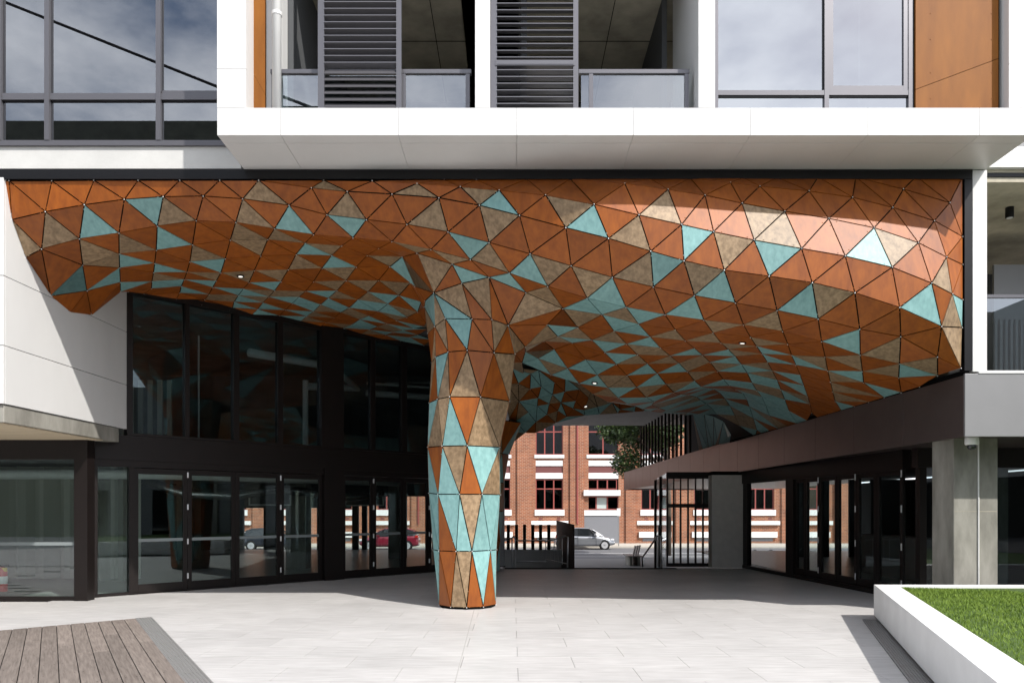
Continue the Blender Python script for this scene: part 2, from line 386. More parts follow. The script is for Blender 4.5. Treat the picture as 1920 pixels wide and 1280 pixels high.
setrow(4, 15, '1026,609 1083.5,614 1151.5,620.6 1219,631.6 1285,639 1352,643 1418.5,649 1484,665.6 1552,695 1619,717')
setrow(5, 3, '225.6,529 288,511 350.6,510 414,511.5 477,507 540.5,505.6 604,503 668,500.6 731,500 778,537.5 797,564')
setrow(5, 15, '985,650.5 1046,631 1110,637.5 1175,645 1238,652 1302,653 1365.6,655 1429,663.5 1492.5,684 1557,716')
setrow(6, 3, '226,547.5 285,527.5 345.6,524 405.6,526.6 467,530 527,528 588,528 649,526 709.6,526 769,530.6 795.6,575.6')
setrow(6, 16, '1020,640 1073,643 1134,661 1195.6,665 1256.5,667 1317,665.6 1378.4,668 1439,679 1500,703 1561,734')
setrow(7, 3, '240,547 284,541 340,536.6 399,538.5 456.6,541.5 515,545 573,546 631.5,545 690,547.5 748,554 790,566')
setrow(7, 16, '985,660 1039,655 1098,674 1156,683 1214,682 1273,681 1331.5,679 1390,683 1448,695 1507,722.5 1566,752')
setrow(8, 4, '270,551 337,549 392,552 447,554 504,556.5 560.6,557 615.6,559 671,562 727.5,570 783,585')
setrow(8, 17, '1009,672 1064,690.6 1120,703 1175.6,704 1232.5,700 1289,697 1345,696 1401,699 1457,712.5 1514,743')
setrow(9, 5, '331,561 384,562 439,566 493,567.5 548,569 601,571 654.6,577 709,584 763,595 800,606')
setrow(9, 17, '979,680 1033,703 1085.6,719 1140,727 1194,726 1248.5,720 1302.5,714 1356,711 1410,717.5 1464,730 1519,757.5')
setrow(10, 6, '378,572 436,577 483.5,579.6 535,581 588,584 639,585.6 691.5,592.5 743,601 795,612.5')
setrow(10, 20, '1112,739 1159,746 1211.6,745 1263.5,735.6 1315,725 1367,723 1419,732 1471.5,749 1522,774')
setrow(11, 7, '430,582 473,590 524,592 575,593 626,595.6 675,599 725,607 775,615.6')
setrow(12, 9, '518,599 564,602 611,604.6 659,609 708,612.5 755,619 802,617')
setrow(13, 10, '560,607 602,612 645,615 692.5,618 737.5,623 783,628')
setrow(14, 11, '598,615 637,621 677.5,626 723,628 768,632.5 808,637')
setrow(15, 12, '634,622 668,628 712,635 751,639 795,647.5')
YROW = {-4:10.84, -3:10.72, -2:10.62, -1:10.62, 0:10.76, 1:11.08, 2:11.48}
for i in range(3, 20): YROW[i] = 12.05+(i-3)*.575
OVER = {(1,0):('w',), (2,0):('w',), (3,1):('w',), (3,11):11.95, (3,12):11.72, (3,13):11.68, (3,14):11.82, (3,15):12.05, (4,12):12.25, (5,12):13.0, (5,13):13.1,
        (5,15):12.95, (4,15):12.5, (7,16):14.0, (6,16):13.6}
NODE = {}
YRIGHT = {-4:10.85, -3:10.72, -2:10.56, -1:10.41, 0:10.44, 1:10.80, 2:11.32}
def ynode(i, j, x, y):
    o = OVER.get((i, j))
    if o == ('w',): return XW*F/(x-CX)
    if o: return o
    Y = YROW[i]
    if i in (0, -1, -2, -3, -4) and (y < 340): Y = YB
    if x > 1795 and i <= 1: Y = YB
    if i == 0 and x < 900: Y = 10.88
    if i == -1 and x < 1000: Y = 10.80
    if i == 1 and x < 500: Y = 11.03
    if i == 2 and x < 500: Y = 11.36
    if i in YRIGHT and y >= 340 and 850 < x < 1795:
        w = min(1., (x-850)/400); w = w*w*(3-2*w)
        if x > 1700: w *= 1-.6*(x-1700)/95
        Y = Y*(1-w)+YRIGHT[i]*w
    if x < 830 and i >= 5:
        Y = min(Y, FA/(1-(x-CX)/F)-.06)
    if x < 240 and i >= 5: Y = min(Y, XW*F/(x-CX)+.02) if x < 230 else Y
    return Y
for i in R:
    for j, (x, y) in R[i].items(): NODE[(i, j)] = PT(x, y, ynode(i, j, x, y))
# contact nodes on top of the right-hand fascia
def contact(i): return Vector((6.58, YROW[i], 3.63))
last = {3:24, 4:24, 5:24, 6:25, 7:26, 8:26, 9:27}
for i, j in last.items(): NODE[(i, j+1)] = contact(i)
NODE[(10, 29)] = contact(10)
TRI = []     # (a, b, c, colour)
def T(a, b, c, col): TRI.append((a, b, c, col))
COL = {  # non-brown panels per strip: row -> (teal list, tan list)
 -2: ('A19', 'A14 B16 A17 B19 A21'), -1: ('A11 A13 B15 B17 A21 B22', 'A9 B10 B12 A14 B16 A22'),
 0: ('B15 A17 A19', 'A6 A8 A10 B11 A15 B16 B19'), 1: ('A2 B3 A7 B8 B11 A13 A15 A17 A21', 'A0 A1 A4 A6 A12 B13 B14 A19 A22 A23'),
 2: ('A4 A13 A15 B15 B16 B23', 'A2 A3 A6 A7 B10 B11 A14 A16 B18 A22 A23'),
 3: ('A3 A8 B16 A17 A23', 'B2 A5 B6 B8 B15 A18 A19 B20 A22'),
 4: ('B2 A4 B5 A9 A11 B15 A18 B21 B22 B24', 'A8 B10 B11 A15 A16 A17 B20 B23'),
 5: ('A3 B16 B17 A20 A21 B22', 'A4 B5 B6 B7 B9 A16 B18 A19 B21 B24'),
 6: ('A4 B4 B5 B7 B18 A22 A24', 'B9 B10 B11 A19 A20 A21 A23 B25'),
 7: ('A5 B6 A7 B9 B11 B12 A17 A18 B18 A20 A21 A23 B23 A25 B26', 'B7 A8 B8 A10 A11 B21 B22 A24'),
 8: ('A7 B8 A9 A10 A11 B11 A12 A17 A18 A19 A21 B24 A25 B27', 'A6 B6 B7 B12 B17 B19 A20 B22 A26'),
 9: ('A7 A8 B9 B10 B20 A23 A24 B24 A25 B26', 'A10 A11 B12 A20 B21 B22 B25 A26'),
 10: ('A8 B9 A12 B13', 'A10 B11'), 11: ('B9 A12 B13 A14', 'A10 A13'), 12: ('A12 B12 A14', 'B11 B13'), 13: ('A12 B13 A15', 'A13'), 14: ('A13 B14 A15', 'B12')}
SKIP = {(0,'B',22), (3,'A',11), (3,'B',11), (3,'A',14), (3,'A',13), (3,'B',13),(3,'A',12),(3,'B',12), (3,'B',14), (4,'A',12), (9,'A',17),(9,'B',17),(9,'A',18),(9,'B',18)}
rows = sorted(R)
for i in rows:
    te, ta = COL.get(i, ('', '')); te = te.split(); ta = ta.split()
    for j in range(0, 31):
        for k, tri in (('A', ((i,j),(i+1,j),(i+1,j+1))), ('B', ((i,j),(i,j+1),(i+1,j+1)))):
            if (i, k, j) in SKIP or not all(t in NODE for t in tri): continue
            c = 'teal' if k+str(j) in te else 'tan' if k+str(j) in ta else 'brown'
            T(NODE[tri[0]], NODE[tri[1]], NODE[tri[2]], c)
n_ = NODE
T(n_[(0,22)], n_[(0,23)], n_[(1,24)], 'tan'); T(n_[(0,22)], n_[(1,23)], n_[(1,24)], 'brown')
T(n_[(2,0)], n_[(2,1)], n_[(3,1)], 'brown')
# lip on the side wall
l1 = PT(132,586, XW*F/(132-CX)); l2 = PT(172,591, XW*F/(172-CX))
T(n_[(3,1)], n_[(4,2)], l1, 'brown'); T(l1, n_[(4,2)], l2, 'brown'); T(l2, n_[(4,2)], n_[(5,3)], 'brown'); T(l2, n_[(5,3)], n_[(6,3)], 'brown'); T(n_[(3,1)], n_[(3,2)], n_[(4,2)], 'teal')
# zip of two chains
def zipper(a, b, colf, flat=True):
    i = j = 0
    while i < len(a)-1 or j < len(b)-1:
        if j == len(b)-1 or (i < len(a)-1 and (a[i+1]-b[j]).length <= (a[i]-b[j+1]).length):
            T(a[i], a[i+1], b[j], colf('a', i)); i += 1
        else:
            T(a[i], b[j], b[j+1], colf('b', j)); j += 1
def TP(x, y=335.5): return PT(x, y, YB)
brown = lambda s, k: 'brown'
zipper([TP(0,338),TP(17,339),TP(97,339),TP(176,338),TP(259,338),TP(337,338),TP(412,338),n_[(0,6)]], [n_[(1,j)] for j in range(0,7)], brown)
zipper([n_[(0,6)],TP(607,338),n_[(-1,8)]], [n_[(0,6)],n_[(0,7)],n_[(0,8)]], lambda s,k: 'tan' if s=='b' and k==1 else 'brown')
zipper([n_[(-1,8)],TP(833,337),TP(893,337),TP(988,336),n_[(-2,12)]], [n_[(-1,8)]]+[n_[(-1,j)] for j in range(9,13)], brown)
zipper([n_[(-2,12)],TP(1219,335),n_[(-3,14)]], [n_[(-2,12)],n_[(-2,13)],n_[(-2,14)]], brown)
zipper([n_[(-3,14)],TP(1393,333),TP(1457,333),TP(1534,332),n_[(-4,18)]], [n_[(-3,14)]]+[n_[(-3,j)] for j in range(15,19)], brown)
zipper([n_[(-4,18)],TP(1718,331),n_[(-4,21)]], [n_[(-4,18)],n_[(-4,19)],n_[(-4,20)]], brown)
# ---- column rings
YC = 12.81
def ring(cpx, r, pts):
    Xc = PX(cpx, YC); out = []
    for x, y in pts:
        k = (x-CX)/F; a = k*k+1; b = -2*(k*Xc+YC); c = Xc*Xc+YC*YC-r*r
        disc = max(0, b*b-4*a*c); Y = (-b-math.sqrt(disc))/(2*a); out.append(PT(x, y, Y))
    z = sum(p.z for p in out)/len(out)
    a0 = math.atan2(out[-1].y-YC, out[-1].x-Xc); a1 = math.atan2(out[0].y-YC, out[0].x-Xc)
    while a1 <= a0+.5: a1 += 2*math.pi
    back = [out[-1]]+[Vector((Xc+r*math.cos(a0+(a1-a0)*k/5), YC+r*math.sin(a0+(a1-a0)*k/5), z)) for k in range(1,5)]+[out[0]]
    return out, back
k4 = PT(953,610,12.28)
A_, Ab = ring(886, .80, [(815,612),(834.6,597),(885,598),(922,599),(953,610)]); k4 = A_[4]
RB = [ring(889,.74,[(809,680),(816.5,669),(840,659.6),(876,656.5),(926.5,661),(965.6,664)]),
      ring(880,.70,[(804.6,755),(820,748),(843,743.5),(901,744),(955.5,752)]),
      ring(870.5,.645,[(801.6,838),(829,836),(876,835),(937,838)]),
      ring(871,.62,[(804,924),(821,926),(861.5,926),(904,926),(938,927)]),
      ring(871.5,.553,[(812.5,1030),(823,1032),(855,1033),(885,1033),(920,1031),(931,1030)]),
      ring(876.5,.50,[(823,1137),(845,1140),(875,1142.5),(906.5,1139),(930,1136)])]
for f_, b_ in RB[-1:]:
    for p in f_: p.z = .035
    for p in b_: p.z = .035
CANOPY_N = len(TRI)
a, b, c, d, e, g, h = n_[(3,11)], n_[(3,12)], n_[(3,13)], n_[(3,14)], n_[(3,15)], n_[(4,12)], PT(866,531,12.0)
T(a,b,g,'tan'); T(b,h,g,'brown'); T(b,c,h,'teal'); T(g,h,A_[2],'tan'); T(g,A_[1],A_[2],'teal'); T(h,A_[2],A_[3],'brown'); T(h,c,A_[3],'tan')
T(c,A_[3],k4,'brown'); T(c,d,k4,'brown'); T(d,e,k4,'tan'); T(e,n_[(4,15)],k4,'brown'); T(k4,n_[(4,15)],n_[(5,15)],'brown'); T(k4,n_[(5,15)],RB[0][0][5],'tan')
T(g,A_[1],A_[0],'tan'); T(g,A_[0],n_[(5,13)],'teal'); T(a,g,n_[(4,11)],'brown'); T(n_[(4,11)],g,n_[(5,12)],'tan'); T(g,n_[(5,12)],n_[(5,13)],'brown')
T(e,n_[(4,15)],n_[(4,16)],'brown')
T(n_[(5,13)],A_[0],n_[(6,13)],'teal')
# hidden filler behind the column between the two bays
left_edge = [A_[0], n_[(6,13)], n_[(7,13)], n_[(8,13)], n_[(9,14)], n_[(10,14)], n_[(12,15)], n_[(14,16)], n_[(15,16)]]
right_edge = [RB[0][0][5], n_[(5,15)], n_[(7,16)], n_[(8,17)], n_[(9,17)]]
hid = []
bk = [Vector((-1.4, 14.0, 5.0)), Vector((-.7, 14.3, 4.8)), Vector((0.0, 14.1, 4.65))]
rnd = lambda s, k: random.choice(['brown','brown','teal','tan'])
zipper(Ab, [RB[0][0][5], bk[2], bk[1], bk[0], n_[(6,13)]], rnd)
T(n_[(5,15)], RB[0][0][5], bk[2], 'brown'); T(n_[(7,16)], n_[(5,15)], bk[2], 'brown')
bk2 = [Vector((-1.5, 15.8, 5.3)), Vector((-.8, 16.2, 5.1)), Vector((-.1, 16.0, 4.8))]
zipper([n_[(6,13)], bk[0], bk[1], bk[2], n_[(7,16)]], [n_[(9,14)], bk2[0], bk2[1], bk2[2], n_[(9,17)]], rnd)
T(n_[(7,13)], n_[(6,13)], n_[(8,13)], 'brown'); T(n_[(8,13)], n_[(6,13)], n_[(9,14)], 'brown'); T(n_[(7,16)], n_[(8,17)], n_[(9,17)], 'teal')
bk3 = [Vector((-1.5, 18.2, 5.5)), Vector((-.5, 18.4, 5.2)), Vector((.3, 18.0, 4.85))]
zipper([n_[(9,14)], bk2[0], bk2[1], bk2[2], n_[(9,17)]], [n_[(12,15)], bk3[0], bk3[1], bk3[2]], rnd)
T(n_[(6,16)], n_[(5,15)], n_[(7,16)], 'tan'); T(n_[(5,15)], n_[(5,16)], n_[(6,16)], 'brown'); T(n_[(7,16)],n_[(6,16)],n_[(7,17)],'brown')
T(n_[(7,16)], n_[(7,17)], n_[(8,17)], 'tan')
# ---- rear patches, triangulated from traced nodes
def yr(x, y): return 17.5+(y-700)*.027+(x-1000)*.007
P1 = [(995,700.6),(972,719),(1015,725),(1040,717.5),(1059,734),(1086.5,730),(994,729),(1036,740),(1079,752),(1104,746),(973,752.5),(1009,746),(1052,755),(1120.6,763),(1148,754.6),(1163,767.5),(1095,769),(1007.5,761),(990.6,773),(1030,757),(1046,770),(1025.6,777),(1005,791),(967.5,789),(985,811.6),(957,810.6),(1042.5,793),(1063,781),(946,842),(1097,779),(1004,812),(1124,777),(1192,762),(1208,771),(1230,770),(950,760),(950,720),(960,690),(1010,694),(1060,708),(1110,730),(1160,744),(1210,752),(1190,772),(1158,775),(955,785),(1075,766)]
P1v = {p: PT(p[0], p[1], yr(*p)) for p in P1}
def dela(pts, vmap, colw, maxe):
    vs, es, fs, *_ = delaunay_2d_cdt([Vector(p) for p in pts], [], [], 0, 1e-4)
    for f in fs:
        q = [tuple(pts[i]) for i in f] if max(f) < len(pts) else None
        if not q: continue
        e = max((Vector(q[i])-Vector(q[i-1])).length for i in range(3))
        if e > maxe: continue
        cx = sum(p[0] for p in q)/3; cy = sum(p[1] for p in q)/3
        T(*[vmap[p] for p in q], random.choices(['teal','brown','tan'], colw)[0])
dela(P1, P1v, (5,3,2.2), 62)
def chain(Y, t, con=True):
    q = [PT(*map(float, v.split(',')), Y) for v in t.split()]
    return q+([Vector((6.58, Y, 3.63))] if con else [])
REAR = [chain(16.08,'1112,739 1159,746 1211.6,745 1263.5,735.6 1315,725 1367,723 1419,732 1471.5,749 1522,774', False), chain(16.65,'1140,753 1176,757 1227,753 1277,739.6 1328,727.6 1380,730.5 1428.5,744 1479,770'),
 chain(17.22,'1190,761 1222,759.5 1291,740.5 1338,729.8 1393,737.5 1436,761'), chain(17.8,'1205,767 1236,765 1306,744 1350,736.6 1400,749 1442.5,779'), chain(18.4,'1220,771 1249,769.5 1314,750 1359,747 1405,762'),
 chain(19.0,'1240,774 1263,772.5 1325,757 1369,761 1412.5,784'), chain(19.6,'1270,776 1290,773 1335,766 1377.5,778.5 1419,806'), chain(20.2,'1285,778 1310,776 1344,776.5 1386,798')]
for u_, v_ in zip(REAR, REAR[1:]):
    zipper(u_, v_, lambda s_, k_: random.choices(['teal','brown','tan'], (5,3,1.4))[0])
# fluted end facets down to the fascia
tops = [PT(1298,775,21.6), PT(1320,776,21.2), PT(1338,781,20.9), PT(1356,790,20.6), PT(1370,815,20.4)]
def fb(x): Y = 6.56*F/(x-CX); return Vector((6.56, Y, 3.63))
bots = [fb(x) for x in (1311,1319,1329,1338,1346,1368)]
for k, (t_, u, v, c_) in enumerate([(0,0,1,'tan'),(0,1,2,'teal'),(1,1,2,'tan'),(1,2,3,'teal'),(2,2,3,'tan'),(2,3,4,'teal'),(3,3,4,'tan'),(3,4,5,'teal'),(4,4,5,'teal')]): T(tops[t_], bots[u], bots[v], c_)
for k in range(4): T(tops[k], tops[k+1], bots[min(k+2,5)], 'teal')
CAN = list(TRI); TRI.clear()
# column panels: front strips then back strips
FC = [ (lambda: None) ]
def czip(a, b, cols):
    """strip with given colours, alternating by nearer diagonal in x"""
    i = j = 0; n = 0
    while i < len(a)-1 or j < len(b)-1:
        c = cols[n] if n < len(cols) else random.choice(['teal','tan','brown'])
        if j == len(b)-1 or (i < len(a)-1 and (a[i+1]-b[j]).length < (a[i]-b[j+1]).length): T(a[i], a[i+1], b[j], c); i += 1
        else: T(a[i], b[j], b[j+1], c); j += 1
        n += 1
def cexp(a, b, spec):
    """explicit strip: 'u' advances the upper chain, 'l' the lower; letters t,n,b give the colour"""
    i = j = 0; cm = {'t':'teal','n':'tan','b':'brown'}
    for s in spec.split():
        if s[0] == 'u': T(a[i], a[i+1], b[j], cm[s[1]]); i += 1
        else: T(a[i], b[j], b[j+1], cm[s[1]]); j += 1
B0, C0, D0, E0, F0, G0 = [r[0] for r in RB]
cexp(A_, B0, 'ln lb un lb ut lb ub un lb')
cexp(B0, C0, 'un lb ut ln ub ln ub lb un')
cexp(C0, D0, 'ut ln un lt ub ln un')
cexp(D0, E0, 'lt ub lt un lb ut ln')
cexp(E0, F0, 'lt ut lb ut lt un lt ut lt')
cexp(F0, G0, 'ut lb ub ln un lb ut lb ut')
prev = Ab
for f_, b_ in RB:
    czip(prev, b_, []); prev = b_
COLM = list(TRI); TRI.clear()
# ---- turn triangles into panels
camp = Vector((0, 0, H))
def panel_geo(a, b, c, n, gapd, th):
    la, lb, lc = (b-c).length, (c-a).length, (a-b).length; per = la+lb+lc
    area = ((b-a).cross(c-a)).length/2
    if area < 2e-4: return None
    inc = (a*la+b*lb+c*lc)/per; r = 2*area/per
    s = max(.25, 1-gapd/r)
    tri = [inc+(p-inc)*s for p in (a, b, c)]
    return inc, [p for p in tri]+[p-n*th for p in tri], [(0,1,2),(5,4,3),(0,3,4,1),(1,4,5,2),(2,5,3,0)]
def px_area(t):
    q = [(CX+F*p.x/p.y, CY-F*(p.z-H)/p.y) for p in t[:3]]
    return abs((q[1][0]-q[0][0])*(q[2][1]-q[0][1])-(q[2][0]-q[0][0])*(q[1][1]-q[0][1]))/2
def clad_thing(root, tris, out, limit, caps=True):
    tris = sorted(tris, key=lambda t: -px_area(t))
    small = {'brown': MB(), 'teal': MB(), 'tan': MB()}; back = MB(); nodes = {}; trl = []; riv = MB()
    for k, (a, b, c, col) in enumerate(tris):
        n = (b-a).cross(c-a)
        if n.length < 1e-6: continue
        n.normalize(); ctr = (a+b+c)/3
        o = out(ctr)
        if n.dot(o) < 0: b, c = c, b; n = -n
        for p in (a, b, c): nodes.setdefault(tuple(round(q, 3) for q in p), [p, Vector((0,0,0))])[1] += n
        trl.append((a, b, c))
        g = panel_geo(a, b, c, n, .0088, .012)
        if not g: continue
        inc, vs, fs = g
        if px_area((a, b, c)) > 1100:
            for q in vs[:3]:
                for w in (.10, .17):
                    r0 = q+(inc-q)*w*1.6; oth = [v for v in vs[:3] if v is not q]; e_ = (oth[0]-oth[1]).normalized()*(.035 if w < .12 else -.035)
                    r0 = r0+e_; u = n.orthogonal().normalized(); v = n.cross(u)
                    riv.mi = {'brown':0,'teal':1,'tan':2}[col]
                    riv.add([r0+(u*math.cos(z)+v*math.sin(z))*.010 for z in (0,1.57,3.14,4.71)]+[r0+n*.008], [(0,1,4),(1,2,4),(2,3,4),(3,0,4)])
        if k < limit:
            MB().add(vs, fs).build('panel', 'clad_'+col, root, origin=inc)
        else: small[col].add(vs, fs)
    ky = lambda p: tuple(round(q, 3) for q in p)
    ids = {}
    for k_, (p, n) in nodes.items(): ids[k_] = len(back.v); back.v.append(tuple(p-n.normalized()*.024))
    back.f = [tuple(ids[ky(p)] for p in t) for t in trl]; back.m = [0]*len(back.f)
    back.build('backing_skin', 'matte_black', root)
    mm = MB(); mats = ['clad_brown','clad_teal','clad_tan']
    for idx, col in enumerate(('brown','teal','tan')):
        mm.mi = idx; mm.add(small[col].v, small[col].f)
    if mm.v: mm.build('small_panels', mats, root, kind='stuff')
    if riv.v: riv.build('rivets', mats, root, kind='stuff')
    if caps:
        cm = MB()
        for p, n in nodes.values():
            n = n.normalized(); r = .0095
            u = n.orthogonal().normalized(); v = n.cross(u)
            ring_ = [p+n*.004+(u*math.cos(q*math.pi/3)+v*math.sin(q*math.pi/3))*r for q in range(6)]
            cm.add(ring_+[p+n*.014], [(q,(q+1)%6,6) for q in range(6)])
        cm.build('joint_caps', 'camera_white', root, kind='stuff')
canopy = empty('panelled_canopy', (-.76, 12.8, 3.6), 'faceted undulating canopy of rust brown, tan and turquoise triangular panels', 'canopy')
clad_thing(canopy, CAN, lambda c: camp-c, 300)
column = empty('panelled_column', (PX(876.5,YC), YC, 0), 'faceted column clad in rust, tan and turquoise triangles standing at the plaza front', 'column')
clad_thing(column, COLM, lambda c: Vector((c.x-PX(878,YC), c.y-YC, 0)), 120)
MB().lathe((PX(876.5,YC), YC, 0), [(.478,-.02),(.478,.036)], 12).build('base_plinth', 'matte_black', column)
# second column deep in the passage
def simple_column(cx, cy, name, label):
    root = empty(name, (cx, cy, 0), label, 'column'); loops = []; n = 9
    for k, (z, r) in enumerate(((.03,.48),(.85,.53),(1.6,.58),(2.35,.62),(3.1,.72),(3.9,1.1))):
        loops.append([Vector((cx+r*math.cos(2*math.pi*(j+.5*(k%2))/n), cy+r*math.sin(2*math.pi*(j+.5*(k%2))/n), z)) for j in range(n)])
    tr = []
    for k in range(len(loops)-1):
        a, b = loops[k], loops[k+1]
        for j in range(n):
            c1, c2 = random.choice(['teal','tan','brown','teal']), random.choice(['teal','tan','brown'])
            if k % 2 == 0: tr += [(a[j],a[(j+1)%n],b[j],c1),(b[j],b[j-1],a[j],c2)]
            else: tr += [(b[j],b[(j+1)%n],a[j],c1),(a[j],a[j-1],b[j],c2)]
    clad_thing(root, tr, lambda c: Vector((c.x-cx, c.y-cy, 0)), 300, caps=False)
simple_column(-.80, 19.75, 'panelled_column', 'shaded faceted column at the passage end, mostly hidden behind the front one')
# recessed downlights in the canopy
def on_panel(x, y):
    d = PT(x, y, 1.0)-camp; best = None
    for a, b, c, _ in CAN:
        n = (b-a).cross(c-a)
        if n.length < 1e-6: continue
        n.normalize(); den = n.dot(d)
        if abs(den) < 1e-6: continue
        t = n.dot(a-camp)/den; p = camp+d*t
        if all(((v-u).cross(p-u)).dot(n) >= -1e-6 for u, v in ((a,b),(b,c),(c,a))) and (best is None or t < best[0]):
            best = (t, p, n if den < 0 else -n)
    return best and best[1:]
for (x, y, Y, nrm, lab) in ((451,517,13.42,(0,-.05,-1),'recessed downlight in a tan ceiling panel over the folding doors'), (1392,642,12.38,(.05,-.2,-1),'recessed downlight in a rust ceiling panel near the bronze awning'),
                       (1115,717,15.25,(0,-.1,-1),'recessed downlight in a turquoise ceiling panel'), (1098,761,18.0,(0,.1,-1),'dim recessed downlight at the dark rear of the canopy')):
    p, n = on_panel(x, y) or (PT(x, y, Y), Vector(nrm).normalized())
    e_ = empty('downlight', p, lab, 'light', 'recessed canopy downlights'); p = p+n*.012
    q = n.to_track_quat('Z','Y').to_matrix(); s_ = .064
    rg = MB().lathe((0,0,0), [(s_*.62,.004),(s_,.004),(s_,-.05),(s_*.62,-.05)], 16); rg.v = [tuple(q@Vector(v)+p) for v in rg.v]; rg.build('ring', 'black', e_)
    dk = MB().lathe((0,0,0), [(s_*.6,.002),(s_*.6,.007)], 12); dk.v = [tuple(q@Vector(v)+p) for v in dk.v]; dk.build('lens', 'lamp', e_)
# ================================================================ LEFT: side wall, slab, shopfronts
sw = empty('side_wall', (XW-.8, 12.7, 3.2), 'white panelled side wall above the concrete ledge, under the canopy lip', 'wall')
for z0, z1 in ((3.2,4.045),(4.055,5.065),(5.075,6.50)):
    box('panel', 'white', sw, XW-.05, XW, YB+.003, 14.40, z0, z1, bevel=.003)
    box('front_panel', 'white', sw, XW-6, XW, YB-.04, YB, z0, z1, bevel=.003)
box('core', 'matte_black', sw, XW-6, XW-.045, YB+.001, 14.38, 3.22, 6.49)
ledge = empty('concrete_ledge', (-9.8, 12.6, 2.92), 'thick concrete ledge with timber underside beneath the white side wall', 'ledge')
box('slab', 'concrete', ledge, -14, XW-.02, YB, 14.15, 2.93, 3.19, bevel=.008)
box('soffit', 'slab_timber', ledge, -14, XW-.05, YB+.03, 13.65, 2.912, 2.928)
# front-facing glass at far left
SZ = 2.56
fg = empty('shop_window', (-11, 13.6, 0), 'front-facing dark framed shop window below the concrete ledge', 'window')
box('head_beam', 'frame', fg, -15, -7.9, 13.52, 13.72, SZ, 2.93)
box('sill', 'frame', fg, -15, -7.9, 13.54, 13.68, 0, .07)
box('pane', 'glass_shop', fg, -15, -7.9, 13.60, 13.612, .07, SZ)
box('decal_strip', 'decal', fg, -15, -7.9, 13.592, 13.597, 1.0, 1.06)
box('corner_post', 'frame', fg, -7.92, -7.68, 13.50, 13.74, 0, 2.93)
# diagonal shopfront with folding doors
Zs0, Zs1 = 3.09, 5.90
sf = empty('folding_shopfront', (diag(500)[0], diag(500)[1], 0), 'diagonal dark framed glass shopfront with folding doors beside the panelled column', 'shopfront')
def dwall(name, mat, par, x0, x1, z0, z1, t, off=0, **k): return wall(name, mat, par, diag(x0), diag(x1), z0, z1, t, off=off, **k)
dwall('spandrel_beam', 'frame', sf, 176, 938, 2.60, 3.08, .16)
dwall('head_track', 'frame', sf, 176, 938, 2.47, 2.60, .12)
dwall('upper_sill', 'frame', sf, 236, 938, 3.085, 3.13, .18)
dwall('upper_head', 'frame', sf, 238, 938, 5.83, 5.95, .14)
for (a, b) in ((236,247),(345,353),(436,446),(519,528),(693,701),(751,760)):
    dwall('mullion', 'frame', sf, a, b, 3.13, 5.83, .14)
dwall('upper_column', 'frame', sf, 599, 640, 3.08, 5.93, .22)
for (a, b) in ((247,345),(353,436),(446,519),(528,599),(640,693),(701,751),(760,930)):
    dwall('upper_pane', 'glass_upper', sf, a, b, 3.12, 5.84, .012)
dwall('corner_mullion', 'frame', sf, 166, 181, 0, 2.6, .14)
dwall('side_pane', 'glass_shop', sf, 180, 241, .05, 2.48, .012); dwall('side_sill', 'frame', sf, 176, 244, 0, .06, .12)
dwall('jamb', 'frame', sf, 240, 249, 0, 2.48, .14)
dwall('column_casing', 'frame', sf, 604, 640, 0, 2.62, .26)
def door(par, x0, x1, hinge_side, dmat='glass_shop'):
    d = dwall('door', 'frame', par, x0, x0+ (x1-x0)*.06, 0.015, 2.46, .05)      # stile
    p0, p1 = diag(x0), diag(x1)
    m = MB(); w = .085
    L_ = math.hypot(p1[0]-p0[0], p1[1]-p0[1]); u = ((p1[0]-p0[0])/L_, (p1[1]-p0[1])/L_)
    at = lambda s: (p0[0]+u[0]*s, p0[1]+u[1]*s)
    m.wall(at(0), at(w), .015, 2.46, .055).wall(at(L_-w), at(L_), .015, 2.46, .055).wall(at(w), at(L_-w), .015, .19, .054).wall(at(w), at(L_-w), 2.35, 2.46, .054)
    bpy.data.objects.remove(d)
    d = m.build('door', 'frame', par, bevel=.004)
    MB().wall(at(w-.005), at(L_-w+.005), .185, 2.355, .012).build('pane', dmat, d)
    MB().wall(at(w), at(L_-w), 1.02, 1.08, .004, off=.012).build('decal_strip', 'decal', d)
    hs = at(L_-.004) if hinge_side == 'r' else at(.004)
    for z in (.25, .95, 1.65, 2.3):
        MB().tube([(hs[0]+.03, hs[1]-.03, z), (hs[0]+.03, hs[1]-.03, z+.11)], .011, 8).build('hinge', 'steel', d)
    return d
for a, b, s_ in ((250,350.5,'r'),(351,440.5,'n'),(441,524.5,'r'),(525,603,'n'),(641,698.5,'r'),(699,755,'n'),(755.5,803,'r'),(803.5,850,'n'),(850.5,893,'r')):
    door(sf, a, b, 'r' if s_ == 'r' else 'l')
dwall('threshold', 'frame', sf, 244, 938, -.0, .014, .14)
pil = empty('end_pillar', (*diag(941), 0), 'slim grey pillar at the end of the diagonal shopfront', 'pillar')
q = diag(941); MB().box(q[0]-.16, q[0]+.08, q[1]-.12, q[1]+.14, 0, 4.2).build('shaft', 'fascia_grey', pil, bevel=.006)
MB().box(q[0]-.18, q[0]+.1, q[1]-.14, q[1]+.16, 0, .03).build('foot', 'frame', pil)
ex = empty('exit_sign', (PX(942,20.9), 20.9, PZ(885,20.9)), 'small green exit sign with a white arrow, hung beside the column', 'sign')
X0 = PX(941.5,20.9); Z0, Z1 = PZ(885,20.9), PZ(868,20.9)
box('sign_body', 'green_sign', ex, X0-.3, X0+.055, 20.88, 20.93, Z0, Z1, bevel=.004)
MB().add([(X0-.02,20.875,(Z0+Z1)/2-.06),(X0+.035,20.875,(Z0+Z1)/2),(X0-.02,20.875,(Z0+Z1)/2+.06)], [(0,1,2)]).build('arrow', 'lamp', ex)
